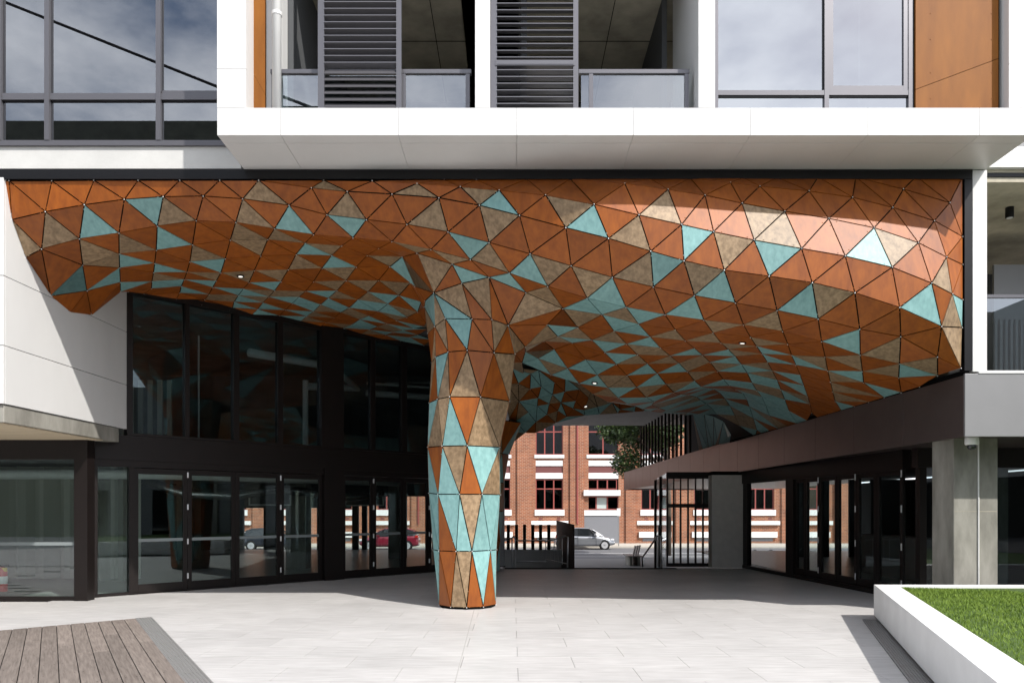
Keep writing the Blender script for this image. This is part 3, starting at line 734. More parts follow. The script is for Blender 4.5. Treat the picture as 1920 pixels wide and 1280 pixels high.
# ---- interior of the left shop
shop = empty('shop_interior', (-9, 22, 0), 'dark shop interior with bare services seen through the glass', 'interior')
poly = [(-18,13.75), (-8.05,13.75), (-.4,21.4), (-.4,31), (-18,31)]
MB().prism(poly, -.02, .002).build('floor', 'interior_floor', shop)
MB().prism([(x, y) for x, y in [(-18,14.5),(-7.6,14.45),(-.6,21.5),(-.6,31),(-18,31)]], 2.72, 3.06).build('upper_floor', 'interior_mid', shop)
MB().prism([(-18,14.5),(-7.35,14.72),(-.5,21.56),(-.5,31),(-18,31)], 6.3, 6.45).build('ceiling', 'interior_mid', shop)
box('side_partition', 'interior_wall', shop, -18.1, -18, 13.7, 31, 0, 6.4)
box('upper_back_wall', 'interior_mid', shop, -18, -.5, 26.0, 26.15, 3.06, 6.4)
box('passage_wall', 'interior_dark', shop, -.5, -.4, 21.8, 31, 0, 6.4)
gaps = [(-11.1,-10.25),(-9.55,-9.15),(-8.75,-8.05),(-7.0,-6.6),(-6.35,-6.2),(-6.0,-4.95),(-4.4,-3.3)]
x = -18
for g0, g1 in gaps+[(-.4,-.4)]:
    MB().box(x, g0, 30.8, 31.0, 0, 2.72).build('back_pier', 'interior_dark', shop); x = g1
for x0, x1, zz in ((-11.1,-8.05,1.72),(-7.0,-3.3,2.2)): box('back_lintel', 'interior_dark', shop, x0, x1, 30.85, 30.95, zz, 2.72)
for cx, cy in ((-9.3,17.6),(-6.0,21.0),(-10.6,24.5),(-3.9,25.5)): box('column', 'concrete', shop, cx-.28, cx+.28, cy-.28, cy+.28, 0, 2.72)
m = MB(); n = 46
pts = []
for i in range(n+1):
    t = i/n; pts.append((-14+5.4*t, 17.4+.14*math.sin(i*1.35)))
for i in range(n): m.wall(pts[i], pts[i+1], .05, 2.65, .01)
m.build('curtain', 'curtain', shop)
MB().tube([(-15,17.0,2.45),(-8.2,16.9,2.45),(-7.4,17.6,2.45),(-3.4,22.0,2.45)], .11, 12).build('duct_pipe', 'pipe', shop, smooth=True)
MB().tube([(-8.8,17.9,2.32),(-7.9,18.0,2.05),(-7.0,18.8,2.0),(-6.2,19.4,2.2),(-5.4,20.4,2.1),(-4.6,21.2,2.0),(-3.8,21.9,2.15)], .12, 12).build('foil_duct', 'foil', shop, smooth=True)
for cx, cy in ((-10.0,18.2),(-6.6,20.4),(-4.4,22.3)):
    MB().box(cx-.55, cx+.55, cy-.03, cy+.0, 1.78, 2.12).build('vent_body', 'interior_dark', shop)
    f_ = MB()
    f_.box(cx-.58,cx+.58,cy-.05,cy-.03,2.10,2.14).box(cx-.58,cx+.58,cy-.05,cy-.03,1.76,1.80).box(cx-.58,cx-.54,cy-.05,cy-.03,1.80,2.10).box(cx+.54,cx+.58,cy-.05,cy-.03,1.80,2.10)
    f_.build('vent_frame', 'pipe', shop)
# services upstairs
MB().tube([(-6.2,17.6,5.35),(-4.7,19.3,5.35),(-4.2,20.3,4.95),(-5.6,20.0,4.95)], .10, 10).build('upper_duct', 'pipe', shop, smooth=True)
MB().tube([(-5.2,18.8,3.06),(-5.2,18.8,4.9)], .07, 10).build('riser', 'pipe', shop)
MB().tube([(-7.3,17.4,3.1),(-7.3,17.4,5.7)], .02, 6).build('conduit', 'pipe', shop)
MB().tube([(-4.2,21.5,5.0),(-.9,23.0,5.0)], .09, 10).build('upper_pipe', 'pipe', shop, smooth=True)
MB().tube([(-4.2,21.6,5.3),(-.9,23.1,5.3)], .04, 8).build('upper_pipe', 'pipe', shop, smooth=True)
m = MB()
for i in range(8): m.box(-9.4+i*.22, -9.4+i*.22+.10, 17.0, 17.05, 3.1, 4.6)
m.build('fabric_blind', 'curtain', shop)
fe = empty('fire_extinguisher', (PX(3,13.9), 13.9, .2), 'red fire extinguisher with yellow tag standing behind the shop window', 'extinguisher')
fx = PX(1,13.9)
MB().lathe((fx,13.95,.12), [(.075,0),(.085,.02),(.085,.38),(.05,.45),(.02,.47)], 14).build('cylinder', 'ext_red', fe, smooth=True)
MB().box(fx-.03,fx+.11,13.92,13.98,.59,.63).build('valve', 'black', fe); MB().box(fx+.0,fx+.10,13.9,13.94,.5,.57).build('tag', 'yellow', fe)
MB().lathe((fx,13.95,.27), [(.087,0),(.087,.14)], 14).build('label_band', 'white_paint', fe)
# ================================================================ RIGHT: bronze fascia, shop, concrete column
fa = empty('bronze_awning', (XR, 20, 2.72), 'long dark bronze awning fascia receding along the right of the passage', 'awning')
ZB0, ZB1 = 2.72, 3.62
def fx_(Y): return XR-(Y-YB)*.018
ys = [YB+.004, 12.6]
while ys[-1] < 39: ys.append(ys[-1]+1.75)
for y0, y1 in zip(ys, ys[1:]):
    MB().wall((fx_(y0+.006), y0+.006), (fx_(y1-.006), y1-.006), ZB0, ZB1, .04, off=.02).build('panel', 'fascia_bronze', fa, bevel=.003)
    MB().wall((fx_(y0), y0), (fx_(y1), y1), ZB0+.01, ZB1-.01, .03, off=.06).build('backing', 'matte_black', fa)
wall('cap_strip', 'fascia_bronze', fa, (fx_(22),22), (fx_(ys[-1]),ys[-1]), ZB1+.004, ZB1+.05, .12, off=.05)
wall('shadow_gap', 'matte_black', fa, (fx_(YB+.05)+.03,YB+.05), (fx_(24)+.03,24), ZB1-.02, ZB1+.09, .05, off=.05)
MB().prism([(fx_(YB)+.03,YB+.03),(14,YB+.03),(14,39),(fx_(39)+.03,39)], ZB0+.03, ZB0+.06).build('soffit', 'fascia_bronze', fa)
wall('end_panel', 'fascia_bronze', fa, (fx_(ys[-1]),ys[-1]+.02), (13,ys[-1]+.02), ZB0, ZB1, .04)
gf = empty('grey_fascia', (9, YB, 2.72), 'light grey metal fascia facing the plaza above the concrete column', 'fascia')
box('panel', 'fascia_grey', gf, XR+.003, 12, YB-.02, YB+.02, ZB0, ZB1+.02, bevel=.004); box('top_flashing', 'white', gf, XR+.2, 12, YB-.03, YB+.2, ZB1+.022, ZB1+.05)
# upper storey on the right
wc = empty('white_column', (PX(1837,YB), YB, 3.65), 'slender white column between the canopy frame and the right balcony', 'column')
box('shaft', 'white', wc, PX(1823,YB), PX(1850,YB), YB-.01, YB+.6, ZB1+.05, ZSOF-.01, bevel=.004)
box('capital_shadow_gap', 'matte_black', wc, PX(1823.5,YB), PX(1849.5,YB), YB+.01, YB+.55, ZSOF-.012, ZSOF+.0)
cf = empty('canopy_edge_frame', (0, YB, 6.5), 'glossy black flashing strip framing the top and right edge of the canopy', 'flashing')
box('top_strip', 'black', cf, -9.5, PX(1822,YB), YB-.02, YB+.10, ZTOP-.012, ZSOF-.004, bevel=.004)
box('drip_lip', 'black', cf, -9.5, PX(1808,YB), YB-.035, YB-.022, ZTOP-.02, ZTOP+.015)
box('side_strip', 'black', cf, PX(1807,YB), PX(1822,YB), YB-.02, YB+.10, ZB1+.06, ZTOP-.014, bevel=.004)
rb = empty('right_balcony', (8.2, 12, 3.65), 'recessed concrete balcony with glass balustrade on the right edge', 'balcony')
bx0 = PX(1850,YB)+.003
box('ceiling', 'concrete_dark', rb, bx0, 13, YB+.1, 15.6, PZ(318,YB)-.0, PZ(318,YB)+.14)
box('edge_beam', 'white_paint', rb, bx0, 13, YB+.02, YB+.24, PZ(312,YB), ZSOF+.35)
box('head_track', 'black', rb, bx0, 13, YB+.1, YB+.16, PZ(318,YB)-.06, PZ(318,YB)-.004)
box('side_partition', 'concrete_dark', rb, bx0-.1, bx0, YB+.65, 15.6, ZB1, 6.6)
box('back_wall', 'interior_dark', rb, bx0, 13, 15.4, 15.55, ZB1, 6.6)
box('floor', 'concrete_dark', rb, bx0, 13, YB+.03, 15.4, ZB1-.1, ZB1+.02)
bal = empty('glass_balustrade', (8.2, YB+.1, 3.65), 'glass balustrade with dark rail on the right-hand balcony', 'balustrade', 'glass balcony balustrades')
box('handrail', 'frame_grey', bal, bx0, 13, YB+.08, YB+.14, PZ(555,YB), PZ(549,YB)); box('pane', 'glass_rail', bal, bx0+.02, 13, YB+.10, YB+.112, ZB1+.03, PZ(556,YB)); box('shoe', 'white', bal, bx0, 13, YB+.06, YB+.16, ZB1+.05, ZB1+.08)
scr = empty('grey_screen', (PX(1900,13), 13, 3.65), 'grey sheet and corrugated screen standing behind the right balcony glass', 'screen')
box('sheet', 'fascia_grey', scr, PX(1864,13), 12.5, 13.0, 13.05, 4.9, PZ(496,13)-.0)
m = MB(); x = PX(1862,13)
while x < 12: m.box(x, x+.045, 12.95, 13.0, ZB1+.03, 4.95); x += .09
m.build('corrugated_sheet', 'fascia_grey', scr)
bd = empty('ceiling_spotlight', (PX(1893,12), 12, 6.0), 'black cylinder spotlight under the balcony ceiling', 'light')
zc = PZ(318,YB)
MB().lathe((PX(1893,12), 12.0, zc-.30), [(.055,0),(.062,.01),(.062,.30)], 14).build('body', 'black', bd, smooth=False)
MB().lathe((PX(1893,12), 12.0, zc-.303), [(.045,0),(.045,.004)], 12).build('lens', 'headlight', bd)
cc = empty('concrete_column', (PX(1830,11.6), 11.6, 0), 'board-marked square concrete column behind the planter', 'column')
xa, xm, xb = PX(1788,11.6), PX(1834,11.6), PX(1871,11.6)
box('shaft', 'concrete', cc, xa, xm-.004, 11.6, 12.2, 0, ZB0+.2, bevel=.012); box('shaft', 'concrete', cc, xm+.004, xb, 11.6, 12.2, 0, ZB0+.2, bevel=.012)
MB().tube([(xm,11.59,0),(xm,11.59,ZB0)], .012, 8).build('conduit', 'pipe', cc)
box('formwork_joint', 'concrete_dark', cc, xa+.01, xb-.01, 11.598, 11.61, 1.62, 1.626)
sc = empty('security_camera', (PX(1822,11.2), 11.2, ZB0-.2), 'white dome security camera under the grey fascia corner', 'camera')
cxx = PX(1822,11.2)
MB().lathe((cxx,11.2,ZB0-.10), [(.085,0),(.095,.02),(.095,.09),(.09,.13)], 18).build('housing', 'camera_white', sc, smooth=True)
MB().lathe((cxx,11.2,ZB0-.175), [(.012,0),(.04,.01),(.062,.04),(.066,.08)], 16).build('dome', 'car_glass', sc, smooth=True)
# right glass wall
rs = empty('folding_shopfront', (7, 17, 0), 'black framed folding glass doors along the right of the passage', 'shopfront')
g0, g1 = Vector((7.25, 13.4)), Vector((6.62, 21.0))
def rx(x):     # pixel column -> plan point on the right glass line
    k = (x-CX)/F; d = g1-g0; t = (k*g0.y-g0.x)/(d.x-k*d.y); return g0+d*t
def rwall(name, mat, par, x0, x1, z0, z1, t, off=0): return wall(name, mat, par, rx(x0), rx(x1), z0, z1, t, off=off)
rwall('head_beam', 'frame', rs, 1700, 1396, 2.38, 2.78, .16); rwall('base', 'frame', rs, 1700, 1396, 0, .09, .14)
rwall('end_post', 'frame', rs, 1405, 1397, .09, 2.4, .12); rwall('wide_post', 'frame', rs, 1492, 1478, .09, 2.4, .14)
rwall('side_pane', 'glass_clear', rs, 1478, 1405, .09, 2.4, .012)
for a_, b_, hs in ((1512,1493,0),(1538,1512.5,1),(1571,1538.5,0),(1608,1571.5,1),(1645,1608.5,0),(1695,1645.5,1)):
    p0, p1 = rx(a_), rx(b_); d_ = (p1-p0); L_ = d_.length; u = d_/L_
    at = lambda s: p0+u*s
    m = MB(); w = .09; m.wall(at(0), at(w), .09, 2.4, .055).wall(at(L_-w), at(L_), .09, 2.4, .055).wall(at(w), at(L_-w), .09, .25, .054).wall(at(w), at(L_-w), 2.29, 2.4, .054)
    d = m.build('door', 'frame', rs, bevel=.004)
    MB().wall(at(w-.005), at(L_-w+.005), .245, 2.295, .012).build('pane', 'glass_shop', d)
    if hs:
        for z in (.22,.9,1.6,2.25): MB().tube([(at(0).x-.05, at(0).y, z),(at(0).x-.05, at(0).y, z+.13)], .013, 8).build('hinge', 'steel', d)
rs2 = empty('shop_window', (8, 13.2, 0), 'dark glass shop window behind the concrete column', 'window')
box('head_beam', 'frame', rs2, 7.2, 14, 13.25, 13.45, 2.4, 2.78); box('pane', 'glass_upper', rs2, 7.25, 14, 13.33, 13.342, .08, 2.4); box('sill', 'frame', rs2, 7.25, 14, 13.27, 13.42, 0, .08)
for x in (7.25, 8.3, 9.4, 10.6): box('mullion', 'frame', rs2, x, x+.12, 13.27, 13.42, .08, 2.4)
ri = empty('shop_interior', (10, 18, 0), 'unlit shop interior behind the right-hand folding doors', 'interior')
box('floor', 'interior_floor', ri, 7.3, 14, 13.5, 30, -.02, .003); box('back_wall', 'interior_dark', ri, 13.9, 14, 13.5, 30, 0, 2.7); 
for x0, x1 in ((9.75,10.25),(10.75,11.05),(11.75,12.15),(12.5,14)): box('rear_pier', 'interior_dark', ri, x0, x1, 26, 26.1, 0, 2.7)
box('side_counter', 'interior_wall', ri, 9.2, 9.8, 16, 20, 0, 1.0)
box('pier', 'concrete', ri, 9.6, 10.1, 15.2, 15.7, 0, 2.7)
gw = empty('grey_wall_panel', (6.1, 21.3, 0), 'tall plain grey wall panel at the end of the right folding doors', 'wall')
box('panel', 'grey_render', gw, PX(1335,21.2), PX(1396,21.2), 21.2, 21.6, 0, PZ(890,21.2), bevel=.008)
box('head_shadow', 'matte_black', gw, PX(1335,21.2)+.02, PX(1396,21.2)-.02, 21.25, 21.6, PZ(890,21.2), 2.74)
# glass doors next to the stairs
gd = empty('glazed_entry', (5, 21.6, 0), 'black framed glazed entry of narrow panes beside the stair', 'shopfront')
ya = 21.7; xs = [PX(x, ya) for x in (1251,1263,1276,1290,1304,1318,1335)]
z_t = PZ(951,ya)
for i, x in enumerate(xs): box('mullion', 'frame', gd, x-.022, x+.022, ya-.04, ya+.04, 0, z_t if i else 2.74)
box('transom', 'frame', gd, xs[0], xs[-1], ya-.05, ya+.05, z_t, z_t+.11); box('transom', 'frame', gd, xs[0], xs[-1], ya-.05, ya+.05, 2.55, 2.74); box('sill', 'frame', gd, xs[0], xs[-1], ya-.05, ya+.05, 0, .1)
for i in range(len(xs)-1):
    box('pane', 'glass_clear', gd, xs[i]+.022, xs[i+1]-.022, ya-.005, ya+.005, .1, z_t); box('upper_pane', 'glass_clear', gd, xs[i]+.022, xs[i+1]-.022, ya-.005, ya+.005, z_t+.11, 2.55)
for i in range(1, len(xs)-1):
    box('upper_mullion', 'frame', gd, xs[i]-.018, xs[i]+.018, ya-.03, ya+.03, z_t+.11, 2.55)
# side return of that entry, running back to the street
rp0, rp1 = (xs[0], ya), (PX(1229,27.5), 27.5)
for t_ in (.5, 1): X_, Y_ = rp0[0]+(rp1[0]-rp0[0])*t_, rp0[1]+(rp1[1]-rp0[1])*t_; box('return_post', 'frame', gd, X_-.04, X_+.04, Y_, Y_+.08, ZL, 2.74)
wall('return_pane', 'glass_clear', gd, rp0, rp1, ZL, 2.74, .012)
# louvre fin screen above the awning
fs = empty('fin_screen', (6.3, 30, 3.65), 'row of black vertical fins standing on the bronze awning', 'screen')
k = 0; Y = 26.8
while Y < 36.2:
    X = fx_(Y)+.05
    MB().box(X-.04, X+.04, Y, Y+.06, 3.66, 5.75).build('fin', 'frame', fs); Y += .66; k += 1
wall('rail', 'frame', fs, (fx_(26.8)+.09,26.8), (fx_(36.2)+.09,36.2), 5.2, 5.22, .02)
# rear soffit over the passage mouth
rsf = empty('rear_soffit', (2, 30, 5.62), 'flat pale grey soffit over the street end of the passage', 'soffit')
x = -4
while x < 7.2:
    box('panel', 'concrete_light', rsf, x+.006, x+2.394, 23.5, 35.0, 5.62, 5.66); x += 2.4
box('edge', 'white_paint', rsf, -4, 7.4, 35.01, 35.1, 5.6, 6.6)
# ================================================================ UPPER BUILDING
ub = empty('apartment_building', (0, 24, 6.6), 'upper storeys of the apartment building above the canopy', 'building')
box('floor_slab', 'concrete_dark', ub, -14, 14, YB+.12, 36, ZTOP+.0, ZSOF-.01)
box('rear_mass', 'white_paint', ub, -14, 14, 14.6, 36, ZSOF, 13)
box('first_floor_side', 'interior_dark', ub, XR+.35, 13, 15.7, 30, ZB1+.1, ZTOP-.01)
# band of concrete and curtain glazing at the left
cb = empty('concrete_band', (-6.5, YB, 6.64), 'pale concrete band below the big left-hand windows', 'band')
ZBD = PZ(276, YB)
box('band', 'concrete_light', cb, -14, PX(452,YB), YB-.01, YB+.3, ZSOF+.012, ZBD)
cwn = empty('curtain_window', (-6, YB, ZBD), 'large grey framed windows reflecting sky at the upper left', 'window')
zt = 12.0
box('sill', 'frame_grey', cwn, -14, PX(452,YB), YB-.05, YB+.06, ZBD+.002, PZ(266,YB))
zt0, zt1 = PZ(190,YB), PZ(178,YB)
box('transom', 'frame_grey', cwn, -14, PX(452,YB), YB-.045, YB+.05, zt0, zt1)
xm_ = [PX(v,YB) for v in (-200,-95,2,92,300,452)]
for a_, b_ in zip(xm_, xm_[1:]):
    box('lower_pane', 'glass_window', cwn, a_+.04, b_-.04, YB-.004, YB+.008, PZ(266,YB)+.001, zt0-.001)
    box('pane', 'glass_window', cwn, a_+.04, b_-.04, YB-.004, YB+.008, zt1+.001, zt)
    box('gasket', 'black', cwn, a_+.04, b_-.04, YB-.02, YB-.006, zt0-.022, zt0-.002)
for v in xm_[1:-1]: box('mullion', 'frame_grey', cwn, v-.035, v+.035, YB-.06, YB+.05, PZ(266,YB), zt)
box('sash', 'frame_grey', cwn, xm_[4]+.045, xm_[5], YB-.03, YB-.006, zt1+.002, zt1+.045)
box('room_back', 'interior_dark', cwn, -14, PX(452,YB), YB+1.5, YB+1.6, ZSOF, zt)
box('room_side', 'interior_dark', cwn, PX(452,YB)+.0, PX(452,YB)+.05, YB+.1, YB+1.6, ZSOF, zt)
# white projecting box
wb = empty('white_box_frame', (2, YF, ZSOF), 'white panelled box frame projecting over the canopy', 'facade')
ZF1 = PZ(204, YF)
xl = PX(408,YF); xr = PX(1936,YF); ZUP = 12.2
jx = [xl]+[PX(v,YF) for v in (527,747,969,1187,1406,1626,1835)]+[xr]
for a_, b_ in zip(jx, jx[1:]):
    box('fascia_panel', 'white', wb, a_+.0022, b_-.0022, YF-.02, YF+.02, ZSOF, ZF1, bevel=.002)
    box('soffit_panel', 'white', wb, a_+.0022, b_-.0022, YF+.205, YB+.0, ZSOF+.0, ZSOF+.03, bevel=.002)
    box('soffit_edge', 'white', wb, a_+.0022, b_-.0022, YF+.022, YF+.196, ZSOF+.0, ZSOF+.03, bevel=.002)
box('parapet_core', 'white_paint', wb, xl+.01, xr-.01, YF+.021, YB+.2, ZSOF+.032, ZF1-.13)
def vpanel(x0, x1, zj):
    for a_, b_ in ((ZF1+.003, zj-.002), (zj+.002, ZUP)): box('upright_panel', 'white', wb, x0, x1, YF-.02, YF+.02, a_, b_, bevel=.002)
xl2 = PX(462,YF)
vpanel(xl, xl2, PZ(131,YF)); vpanel(PX(891,YF), PX(919,YF), 9.9); vpanel(PX(1309,YF), PX(1340,YF), 9.9); vpanel(PX(1890,YF), xr, PZ(122,YF))
box('side_panel', 'white', wb, xl, xl+.04, YF+.023, YB+.3, ZSOF+.033, ZUP); box('side_panel', 'white', wb, xr-.04, xr, YF+.023, YB+1.2, ZSOF+.033, ZUP)
# reveals
box('reveal', 'white', wb, PX(892,YF), PX(918,YF), YF+.022, YF+.45, ZF1-.1, ZUP); box('reveal', 'white', wb, PX(1310,YF), PX(1339,YF), YF+.022, YF+1.6, ZF1-.1, ZUP)
box('reveal', 'white', wb, PX(1874,YF+.2)+.02, PX(1890,YF)+.01, YF+.022, YF+.3, ZF1-.1, ZUP)
box('reveal', 'white', wb, xl2-.03, xl2, YF+.022, YF+.3, ZF1-.1, ZUP)
# timber strip at the left of the first balcony: its own slim panel, split by a slanted joint
tp = empty('timber_cladding', (PX(480,YF+.3), YF+.3, ZF1), 'narrow vertical orange timber panel beside the white downpipe', 'panel', None)
Yt = YF+.28; a_, b_ = PX(463,Yt), PX(496.5,Yt); zj0, zj1 = PZ(117,Yt), PZ(176,Yt); zb = ZF1-.1
def slab(par, mat, x0, x1, y0, y1, zl0, zr0, zl1, zr1, name='board'):
    vs = [(x0,y0,zl0),(x1,y0,zr0),(x1,y1,zr0),(x0,y1,zl0),(x0,y0,zl1),(x1,y0,zr1),(x1,y1,zr1),(x0,y1,zl1)]
    MB().add(vs, [(0,3,2,1),(4,5,6,7),(0,1,5,4),(1,2,6,5),(2,3,7,6),(3,0,4,7)]).build(name, mat, par)
slab(tp, 'timber_panel', a_, b_, Yt, Yt+.03, zb, zb, zj0-.003, zj1-.003); slab(tp, 'timber_panel', a_, b_, Yt, Yt+.03, zj0+.003, zj1+.003, ZUP, ZUP)
box('backing', 'matte_black', tp, a_-.02, b_+.003, Yt+.031, Yt+.05, zb, ZUP)
m = MB()
for zz in (7.1,7.5,7.9,8.3):
    for xx in (a_+.02, b_-.02): m.lathe((xx, Yt-.004, zz), [(.006,0),(.006,.005)], 8, axis='y')
m.build('screws', 'timber_panel', tp)
Yw = YF+.34
wrv = MB().box(PX(497,Yw), PX(529,Yw), Yw, Yw+.25, zb, ZUP).build('reveal', 'white', wb)
tp2 = empty('timber_cladding', (PX(1790,YF+.35), YF+.35, ZF1), 'wide orange timber panel with a slanted joint beside the right window', 'panel')
Yt = YF+.13; a_, b_ = PX(1717,Yt), PX(1872,Yt); zj0, zj1 = PZ(168,Yt), PZ(110,Yt)
slab(tp2, 'timber_panel', a_, b_, Yt, Yt+.03, zb, zb, zj0-.004, zj1-.004); slab(tp2, 'timber_panel', a_, b_, Yt, Yt+.03, zj0+.004, zj1+.004, ZUP, ZUP)
box('backing', 'matte_black', tp2, a_-.045, b_+.03, Yt+.031, Yt+.05, zb, ZUP)
m = MB()
for zz in (7.2,7.55,8.0,8.35):
    for xx in (a_+.2, b_-.09): m.lathe((xx, Yt-.004, zz), [(.008,0),(.008,.005)], 8, axis='y')
m.build('screws', 'timber_panel', tp2)
# downpipe
dp = empty('downpipe', (PX(519,YF+.25), YF+.25, ZF1), 'white round downpipe at the left end of the first balcony', 'pipe')
Yd = YF+.22; xd = PX(519,Yd)
MB().tube([(xd,Yd,zb),(xd,Yd,ZUP)], .062, 16).build('pipe', 'white', dp, smooth=True)
MB().tube([(xd,Yd,PZ(30,Yd)),(xd,Yd,PZ(24,Yd))], .07, 16).build('bracket', 'white', dp)
# balcony interiors
for k, (x0, x1, lab) in enumerate(((PX(528,YF), PX(891,YF), 'first recessed balcony with raw concrete ceiling behind the louvres'), (PX(919,YF), PX(1309,YF), 'second recessed balcony with raw concrete ceiling and dark end wall'))):
    bb = empty('balcony', ((x0+x1)/2, 12, 6.7), lab, 'balcony')
    box('ceiling', 'concrete_dark', bb, x0-.5, x1+.6, YF+.3, 14.55, 9.55, 9.75)
    box('floor', 'concrete_dark', bb, x0-.5, x1+.6, YB+.21, 14.55, ZSOF, ZSOF+.12)
    box('back_wall', 'interior_dark', bb, x0-.5, x1+.6, 14.5, 14.58, ZSOF, 9.6)
    if k == 0: box('end_wall', 'interior_dark', bb, x0-.1, x0-.02, YF+.6, 14.5, ZSOF+.1, 9.6); box('end_wall', 'interior_dark', bb, x1+.62, x1+.7, YF+.5, 14.5, ZSOF+.1, 9.6)
    else: box('end_wall', 'interior_dark', bb, x1-.16, x1-.08, YF+1.62, 14.5, ZSOF+.1, 9.6)
    box('ceiling_joint', 'matte_black', bb, (x0+x1)/2+.5, (x0+x1)/2+.512, YF+.3, 14.5, 9.545, 9.553)
    box('ceiling_joint', 'matte_black', bb, x0-.5, x1+.6, 12.6, 12.612, 9.544, 9.552)
# louvre shutters
def louvre(x0, x1, Y, ztilts, label):
    r = empty('louvre_shutter', ((x0+x1)/2, Y, ZF1), label, 'shutter'); st = .085
    box('stile', 'frame_grey', r, x0, x0+st, Y-.03, Y+.03, zb, ZUP); box('stile', 'frame_grey', r, x1-st*.8, x1, Y-.03, Y+.03, zb, ZUP)
    z = zb+.02
    zmid = ztilts[0]
    while z < 9.3:
        t = math.radians(ztilts[1] if z < zmid else ztilts[2]); w = .045
        dy, dz = math.cos(t)*w, math.sin(t)*w; e = .006
        q = [(Y-dy, z-dz), (Y-dy-e*math.sin(t), z-dz+e*2*math.cos(t)), (Y+dy-e*math.sin(t), z+dz+e*2*math.cos(t)), (Y+dy, z+dz)]
        MB().xprism(q, x0+st, x1-st*.8).build('slat', 'frame_grey', r); z += .0905
    return r
louvre(PX(597,YF+.12), PX(753,YF+.12), YF+.12, (PZ(118,YF), 52, -24), 'first grey louvred shutter, upper slats tilted open above closed lower slats')
lv = louvre(PX(920,YF+.12), PX(1084,YF+.12), YF+.12, (PZ(125,YF), -6, 8), 'second louvred shutter, beside the white mullion, slats open level')
box('mid_rail', 'frame_grey', lv, PX(929,YF+.12), PX(1077,YF+.12), YF+.08, YF+.16, PZ(126,YF+.12), PZ(116,YF+.12))
# balustrades
def balu(x0, x1, label, posts):
    Y = YF+.26; r = empty('glass_balustrade', ((x0+x1)/2, Y, ZF1), label, 'balustrade', 'glass balcony balustrades')
    zr_ = PZ(132, Y)
    box('handrail', 'frame_grey', r, x0, x1, Y-.03, Y+.04, zr_-.06, zr_, bevel=.006)
    for p in posts: box('post', 'frame_grey', r, p-.028, p+.028, Y-.025, Y+.03, zb, zr_-.061)
    box('pane', 'glass_rail', r, x0+.04, x1-.04, Y-.004, Y+.008, zb, zr_-.075)
    return r
Yq = YF+.26
balu(PX(508,Yq), PX(884,Yq), 'glass balustrade with grey rail across the first balcony', [PX(514,Yq), PX(757,Yq), PX(877,Yq)])
balu(PX(1084,Yq), PX(1292,Yq), 'glass balustrade with grey rail across the second balcony', [PX(1108,Yq), PX(1287,Yq)])
# right window
wu = empty('window_unit', (PX(1525,YF+.2), YF+.2, ZF1), 'wide grey framed window reflecting clouds between white upright and timber', 'window')
Yv = YF+.2; xs = [PX(v,Yv) for v in (1341,1548,1705)]
for i, x in enumerate(xs): box('mullion', 'frame_grey', wu, x-.03, x+.03, Yv-.04, Yv+.05, zb, ZUP)
za, zb_ = PZ(181,Yv), PZ(172,Yv)
for a_, b_ in zip(xs, xs[1:]):
    box('transom', 'frame_grey', wu, a_+.03, b_-.03, Yv-.035, Yv+.045, za, zb_)
    box('pane', 'glass_bright', wu, a_+.03, b_-.03, Yv-.004, Yv+.008, zb_+.001, ZUP); box('lower_pane', 'glass_bright', wu, a_+.03, b_-.03, Yv-.004, Yv+.008, zb, za-.001)
    box('gasket', 'black', wu, a_+.03, b_-.03, Yv-.02, Yv-.006, za-.022, za-.002)
a_, b_ = xs[1]+.032, xs[2]-.032
sa = MB().box(a_, a_+.06, Yv-.03, Yv-.006, zb_+.003, ZUP).box(b_-.06, b_, Yv-.03, Yv-.006, zb_+.003, ZUP).box(a_+.06, b_-.06, Yv-.029, Yv-.006, zb_+.003, zb_+.065).build('sash', 'frame_grey', wu)
box('gasket', 'black', wu, xs[1]-.047, xs[1]-.032, Yv-.02, Yv+.0, zb_, ZUP); box('gasket', 'black', wu, xs[2]+.032, xs[2]+.08, Yv-.02, Yv+.1, zb, ZUP)
box('room_back', 'interior_dark', wu, xs[0], xs[2], YF+1.7, YF+1.8, ZSOF+.1, ZUP); box('room_side', 'interior_dark', wu, xs[2]+.08, xs[2]+.1, YF+.3, YF+1.8, ZSOF+.1, ZUP)
box('roof_slab', 'concrete_light', ub, -14, 14, YF+.05, 36, ZUP+.002, ZUP+.4)
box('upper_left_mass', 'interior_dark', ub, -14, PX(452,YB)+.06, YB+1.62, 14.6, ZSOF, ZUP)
# ================================================================ STREET SIDE
YBK = 58.0
def bX(x): return (x-CX)/F*YBK
def bZ(y): return H+(CY-y)/F*YBK
wh = empty('brick_warehouse', (0, YBK+3, ZL), 'red brick warehouse with white sills and red framed windows across the street', 'building')
per = bX(1104)-bX(1005)
x_first = bX(1004.5)
def windowg(x0, x1, z0, z1, nx, rowsz, fr=False):
    w = MB(); t = .07
    w.box(x0,x1,YBK+.12,YBK+.22,z0,z0+t).box(x0,x1,YBK+.12,YBK+.22,z1-t,z1).box(x0,x0+t,YBK+.12,YBK+.22,z0+t,z1-t).box(x1-t,x1,YBK+.12,YBK+.22,z0+t,z1-t)
    for i in range(1,nx): xx = x0+(x1-x0)*i/nx; w.box(xx-.05,xx+.05,YBK+.13,YBK+.21,z0+t,z1-t)
    for rz in rowsz: w.box(x0+t,x1-t,YBK+.135,YBK+.205,rz-.045,rz+.045)
    o = w.build('window', 'red_paint', wh)
    for i in range(nx):
        MB().box(x0+(x1-x0)*i/nx+.04, x0+(x1-x0)*(i+1)/nx-.04, YBK+.17, YBK+.18, z0+.04, z1-.04).build('pane', 'frosted' if fr and i == 1 else 'glass_far', o)
Ztop = 13.0; zg = ZL
